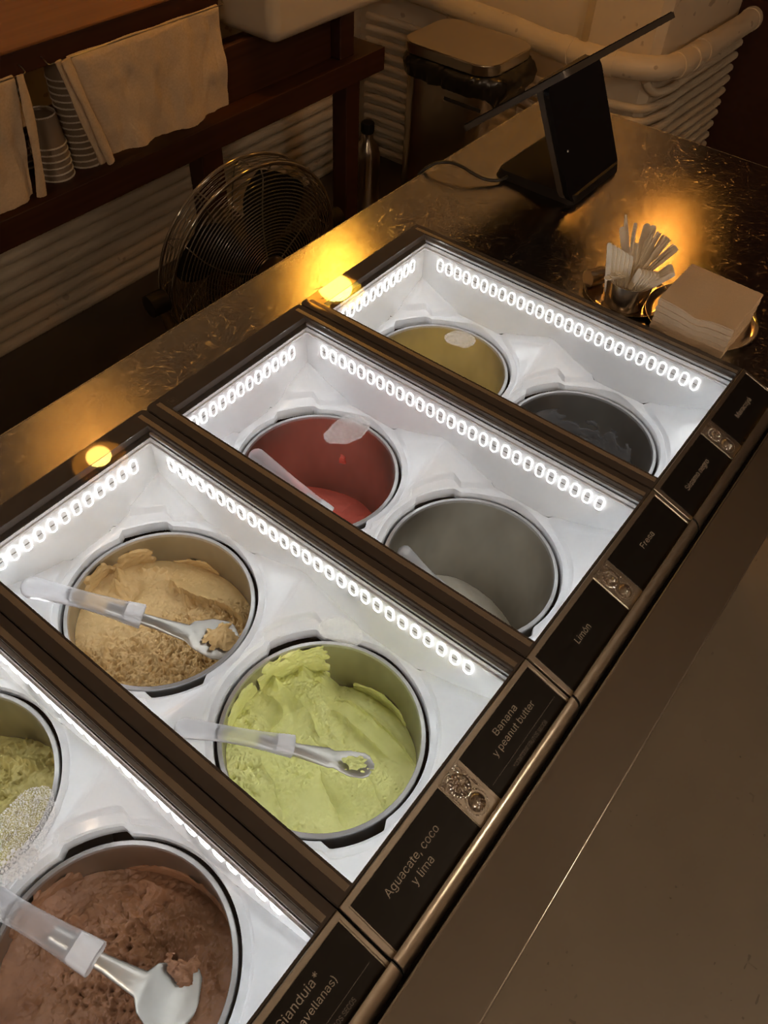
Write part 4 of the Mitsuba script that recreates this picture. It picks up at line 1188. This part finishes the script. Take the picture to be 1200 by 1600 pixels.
part(t, 'pipe_end', tube([(3.03, 0.7222, PZ), (3.052, 0.7216, PZ)], 0.0375, 28), 'pipe_paint', smooth=40)
for q in range(14):
    z = -0.374 - 0.0395 * q
    off = 0.018
    pts = [(x + off + 0.016 * math.exp(-((y - 0.95) / 0.12) ** 2), y + (0.018 if x > 2.45 else 0.0), z) for x, y, _ in main[::3]]
    pts[-1] = (3.075 - 0.005 * (q % 3), pts[-1][1], z)
    if q == 0:          # the first one begins at the elbow
        pts = [(2.415, 0.800, z + 0.045)] + [p for p in pts if p[0] > 2.46 and p[1] < 0.9]
    part(t, 'pipe', tube(spline(pts, 60), 0.0128, 14), 'pipe_paint', smooth=40)
t = thing('pipe_radiator', 'pipe radiator along the left wall below the wooden work table', 'radiator')
for q in range(14):
    z = -0.360 - 0.0425 * q
    part(t, 'pipe', tube(np.array([(-1.5 + 0.5 * k, 1.915, z) for k in range(8)] + [(2.28, 1.915, z)]), 0.0190, 14), 'pipe_paint', smooth=40)
    part(t, 'end_knob', tube(np.array([(2.275, 1.912, z), (2.305, 1.912, z)]), 0.0225, 14), 'pipe_paint', smooth=40)

# ------------------------------------------------------------------ bin
t = thing('waste_bin', 'tall brushed steel waste bin with a closed lid below the thick pipe', 'bin')
bo = rrect(2.035, 2.315, 1.125, 1.470, 0.070, 10)
bi = rrect(2.048, 2.302, 1.138, 1.457, 0.060, 10)
m = extrude(bi, 0.605)
m.apply_translation((0, 0, -H + 0.004))
part(t, 'body', m, 'bin_steel', smooth=35)
lid = [(bo.buffer(-0.002), -0.312, -0.286), (bo.buffer(-0.006), -0.286, -0.2835)]
lm = []
for pl, za, zb_ in lid:
    a = extrude(pl, zb_ - za)
    a.apply_translation((0, 0, za))
    lm.append(a)
part(t, 'lid', cat(lm), 'bin_steel', smooth=35)
part(t, 'slot', bx(2.0470, 2.0485, 1.150, 1.285, -0.415, -0.404), 'gasket', label='dark grip slot in the side')
# bag rim: crumpled skirt
th = np.linspace(0, 2 * np.pi, 200, endpoint=False)
cxb, cyb = 2.175, 1.2975
ring = []
for q, (zz, ex) in enumerate(((-0.314, -0.004), (-0.318, 0.006), (-0.330, 0.016), (-0.345, 0.018), (-0.362, 0.015), (-0.378, 0.012))):
    po = bi.buffer(ex, quad_segs=12).exterior
    pp = np.array([po.interpolate(s / 200, normalized=True).coords[0] for s in range(200)])
    nz_ = meshkit.fbm(np.stack([pp[:, 0] * 40, pp[:, 1] * 40, np.full(200, q * 0.9)], 1), 3, 4) - 0.5
    cen = np.array([cxb, cyb])
    dirn = pp - cen
    dirn /= np.linalg.norm(dirn, axis=1, keepdims=True)
    side = np.clip((1.24 - pp[:, 1]) / 0.10, 0, 1) * np.clip((pp[:, 0] - 2.06) / 0.06, 0, 1)
    bulge = side * (0.030 * math.sin(math.pi * min(1, q / 5 + 0.2)))
    pp = pp + dirn * (nz_ * 0.022 * (q > 0) + bulge)[:, None]
    drop = zz - side * 0.050 * q / 5 + 0.016 * (meshkit.fbm(np.stack([pp[:, 0] * 30, pp[:, 1] * 30, np.full(200, 7.7)], 1), 3, 9) - 0.5) * (q / 5)
    ring.append(np.c_[pp, drop])
v = np.concatenate(ring)
f = []
for q in range(len(ring) - 1):
    a, b = q * 200 + np.arange(200), q * 200 + (np.arange(200) + 1) % 200
    f += [np.stack([a, b, b + 200], 1), np.stack([a, b + 200, a + 200], 1)]
k = thing('bin_bag', 'crumpled black bag turned over the rim of the steel waste bin', 'bag')
scene[k] = mikit.ply(up(trimesh.Trimesh(v, np.concatenate(f), process=False)), 'bag_black', smooth=40)
part(t, 'sticker', rbox(2.093, 2.118, 1.1360, 1.1385, -0.402, -0.368, 0.001), 'yellow_tag', label='yellow sticker on the side')

# dark bottle on the floor near the far corner
t = thing('steel_bottle', 'small dark steel bottle on the floor beyond the table leg', 'bottle')
part(t, 'body', lathe([(0.0, -H + 0.004), (0.045, -H + 0.004), (0.048, -H + 0.012), (0.048, -H + 0.20), (0.040, -H + 0.235), (0.022, -H + 0.26), (0.020, -H + 0.285), (0.0, -H + 0.287)], 40, (2.11, 1.63, 0)), 'bin_steel', smooth=40)
part(t, 'cap', lathe([(0.0, -H + 0.288), (0.023, -H + 0.288), (0.024, -H + 0.292), (0.024, -H + 0.318), (0.021, -H + 0.322), (0.0, -H + 0.323)], 32, (2.11, 1.63, 0)), 'black_plastic', smooth=40)

# ------------------------------------------------------------------ floor fan
FC = np.array([1.067, 1.150, -0.462])
fn = np.array([-0.115, -0.99, -0.075])
fn /= np.linalg.norm(fn)
fu = np.cross(fn, [0, 0, 1.0])
fu /= np.linalg.norm(fu)
fv = np.cross(fu, fn)


def fp(r, a, d):
    return FC + r * (np.cos(a)[..., None] * fu + np.sin(a)[..., None] * fv) + d * fn if np.ndim(a) else FC + r * (math.cos(a) * fu + math.sin(a) * fv) + d * fn


def ringtube(r, d, rad, n=72, s=6):
    return tube(fp(r, np.linspace(0, 2 * np.pi, n, endpoint=False), d), rad, s, closed=True)


t = thing('floor_fan', 'round chrome wire floor fan standing on the floor behind the counter', 'fan')
RF = 0.245
def domef(r):
    return 0.052 * math.sqrt(max(0, 1 - (r / RF) ** 2)) ** 0.9


fr_ = [ringtube(RF, 0, 0.0042, 96, 8)]
part(t, 'front_rim', cat(fr_), 'chrome_wire', smooth=True)
rings = [ringtube(r, domef(r), 0.0014) for r in np.linspace(0.055, RF - 0.008, 25)]
for k in range(6):
    a = 2 * math.pi * k / 6 + 0.35
    rings.append(tube(np.array([fp(r, a + 0.25 * (r / RF) ** 2, domef(r) - 0.002) for r in np.linspace(0.045, RF, 14)]), 0.0016, 6))
part(t, 'front_grille', cat(rings), 'chrome_wire', smooth=True, label='dense rings of thin chrome wire')
c = lathe([(0.0, 0.004), (0.040, 0.003), (0.046, 0.0), (0.046, -0.004), (0.0, -0.004)], 40)
MF = np.eye(4)
MF[:3, 0], MF[:3, 1], MF[:3, 2], MF[:3, 3] = fu, fv, fn, FC + fn * 0.052
c.apply_transform(MF)
part(t, 'badge', c, 'chrome_wire', smooth=40)
rear = [ringtube(RF, -0.050, 0.0040, 96, 8)] + [ringtube(RF * 1.012, -d, 0.0010) for d in np.linspace(0.010, 0.042, 4)]
def domer(r):
    return -0.050 - 0.040 * math.sqrt(max(0, 1 - (r / RF) ** 2))


rear += [ringtube(r, domer(r), 0.0009) for r in np.linspace(0.08, RF - 0.012, 12)]
for k in range(12):
    a = 2 * math.pi * k / 12
    rear.append(tube(np.array([fp(RF, a, 0)] + [fp(r, a, domer(r)) for r in np.linspace(RF, 0.06, 8)]), 0.0016, 6))
part(t, 'rear_grille', cat(rear), 'chrome_wire', smooth=True)
for k in range(4):
    a0 = 2 * math.pi * k / 4 + 0.5
    g = np.zeros((12, 9, 3))
    for iu, r in enumerate(np.linspace(0.05, 0.215, 12)):
        wd = 0.42 * math.sin(math.pi * (0.12 + 0.80 * iu / 11)) ** 0.6 + 0.12
        for iv, s in enumerate(np.linspace(-1, 1, 9)):
            g[iu, iv] = fp(r, a0 + s * wd, -0.022 + 0.020 * s * (1 - 0.35 * iu / 11))
    part(t, 'blade', sheet(g, 0.0016), 'black_plastic', smooth=50)
c = lathe([(0.0, 0.030), (0.035, 0.028), (0.052, 0.015), (0.054, -0.02), (0.060, -0.035), (0.072, -0.05), (0.072, -0.12), (0.055, -0.15), (0.0, -0.155)], 40)
MF2 = MF.copy()
MF2[:3, 3] = FC - fn * 0.025
c.apply_transform(MF2)
part(t, 'motor', c, 'black_plastic', smooth=40)
yk = [(FC + fu * s * 0.262 * math.cos(a) - np.array([0, 0, 0.30]) * math.sin(a) - fn * 0.025).tolist() for s, a in [(-1, q) for q in np.linspace(0, 1.45, 12)] + [(1, q) for q in np.linspace(1.45, 0, 12)]]
part(t, 'yoke', tube(np.array(yk), 0.011, 10), 'chrome_wire', smooth=True)
fb = FC - fn * 0.05
for s in (-1, 1):
    c = FC + fu * s * 0.262 - fn * 0.025
    part(t, 'tilt_knob', tube(np.array([c + fu * s * (-0.010), c + fu * s * 0.034]), 0.026, 20), 'black_plastic', smooth=40)
    ft = [(fb[0] + s * 0.20, fb[1] - 0.17, -H + 0.016), (fb[0] + s * 0.20, fb[1] + 0.17, -H + 0.016)]
    part(t, 'foot', tube(np.array(ft), 0.012, 10), 'chrome_wire', smooth=True)
part(t, 'foot_bar', tube(np.array([(fb[0] - 0.20, fb[1], -H + 0.018), (fb[0] + 0.20, fb[1], -H + 0.018)]), 0.012, 10), 'chrome_wire', smooth=True)
part(t, 'neck', tube(np.array([(fb[0], fb[1], -H + 0.018), (fb[0], fb[1], FC[2] - 0.297)]), 0.016, 14), 'chrome_wire', smooth=True)

# ------------------------------------------------------------------ pendant lamps (above the frame: they show as reflections)
LN = ['small pendant lamp above the wooden work table', 'pendant lamp above the floor fan', 'pendant lamp beyond the end of the counter', 'globe lamp above the customers', 'globe lamp behind the camera']
for (x, y, z, r, rad), ln in zip(LAMPS, LN):
    t = thing('pendant_lamp', ln, 'lamp')
    s = trimesh.creation.icosphere(3, r)
    if r < 0.08:
        s.apply_scale((1, 1, 0.62))
    s.apply_translation((x, y, z - H))
    k = part(t, 'bulb', s, None, smooth=True)
    scene[k]['bsdf'] = {'type': 'diffuse', 'reflectance': rgb(0.5, 0.4, 0.3)}
    scene[k]['emitter'] = {'type': 'area', 'radiance': rgb(*rad), 'sampling_weight': 14.0}
    zz = z - H
    if r < 0.08:
        part(t, 'shade', lathe([(0.018, zz + 0.115), (0.030, zz + 0.110), (0.055, zz + 0.075), (0.040 + r, zz + 0.020), (0.042 + r, zz + 0.019), (0.057, zz + 0.077), (0.031, zz + 0.1125), (0.018, zz + 0.117)], 40, (x, y, 0)), 'lamp_shade', smooth=40)
    part(t, 'socket', lathe([(0.0, zz + r * 0.9), (0.016, zz + r * 0.9), (0.018, zz + 0.135), (0.0, zz + 0.137)], 20, (x, y, 0)), 'black_plastic', smooth=40)
    part(t, 'cord', tube(np.array([(x, y, zz + 0.13), (x, y, ZC)]), 0.003, 8), 'cable_black', smooth=True)
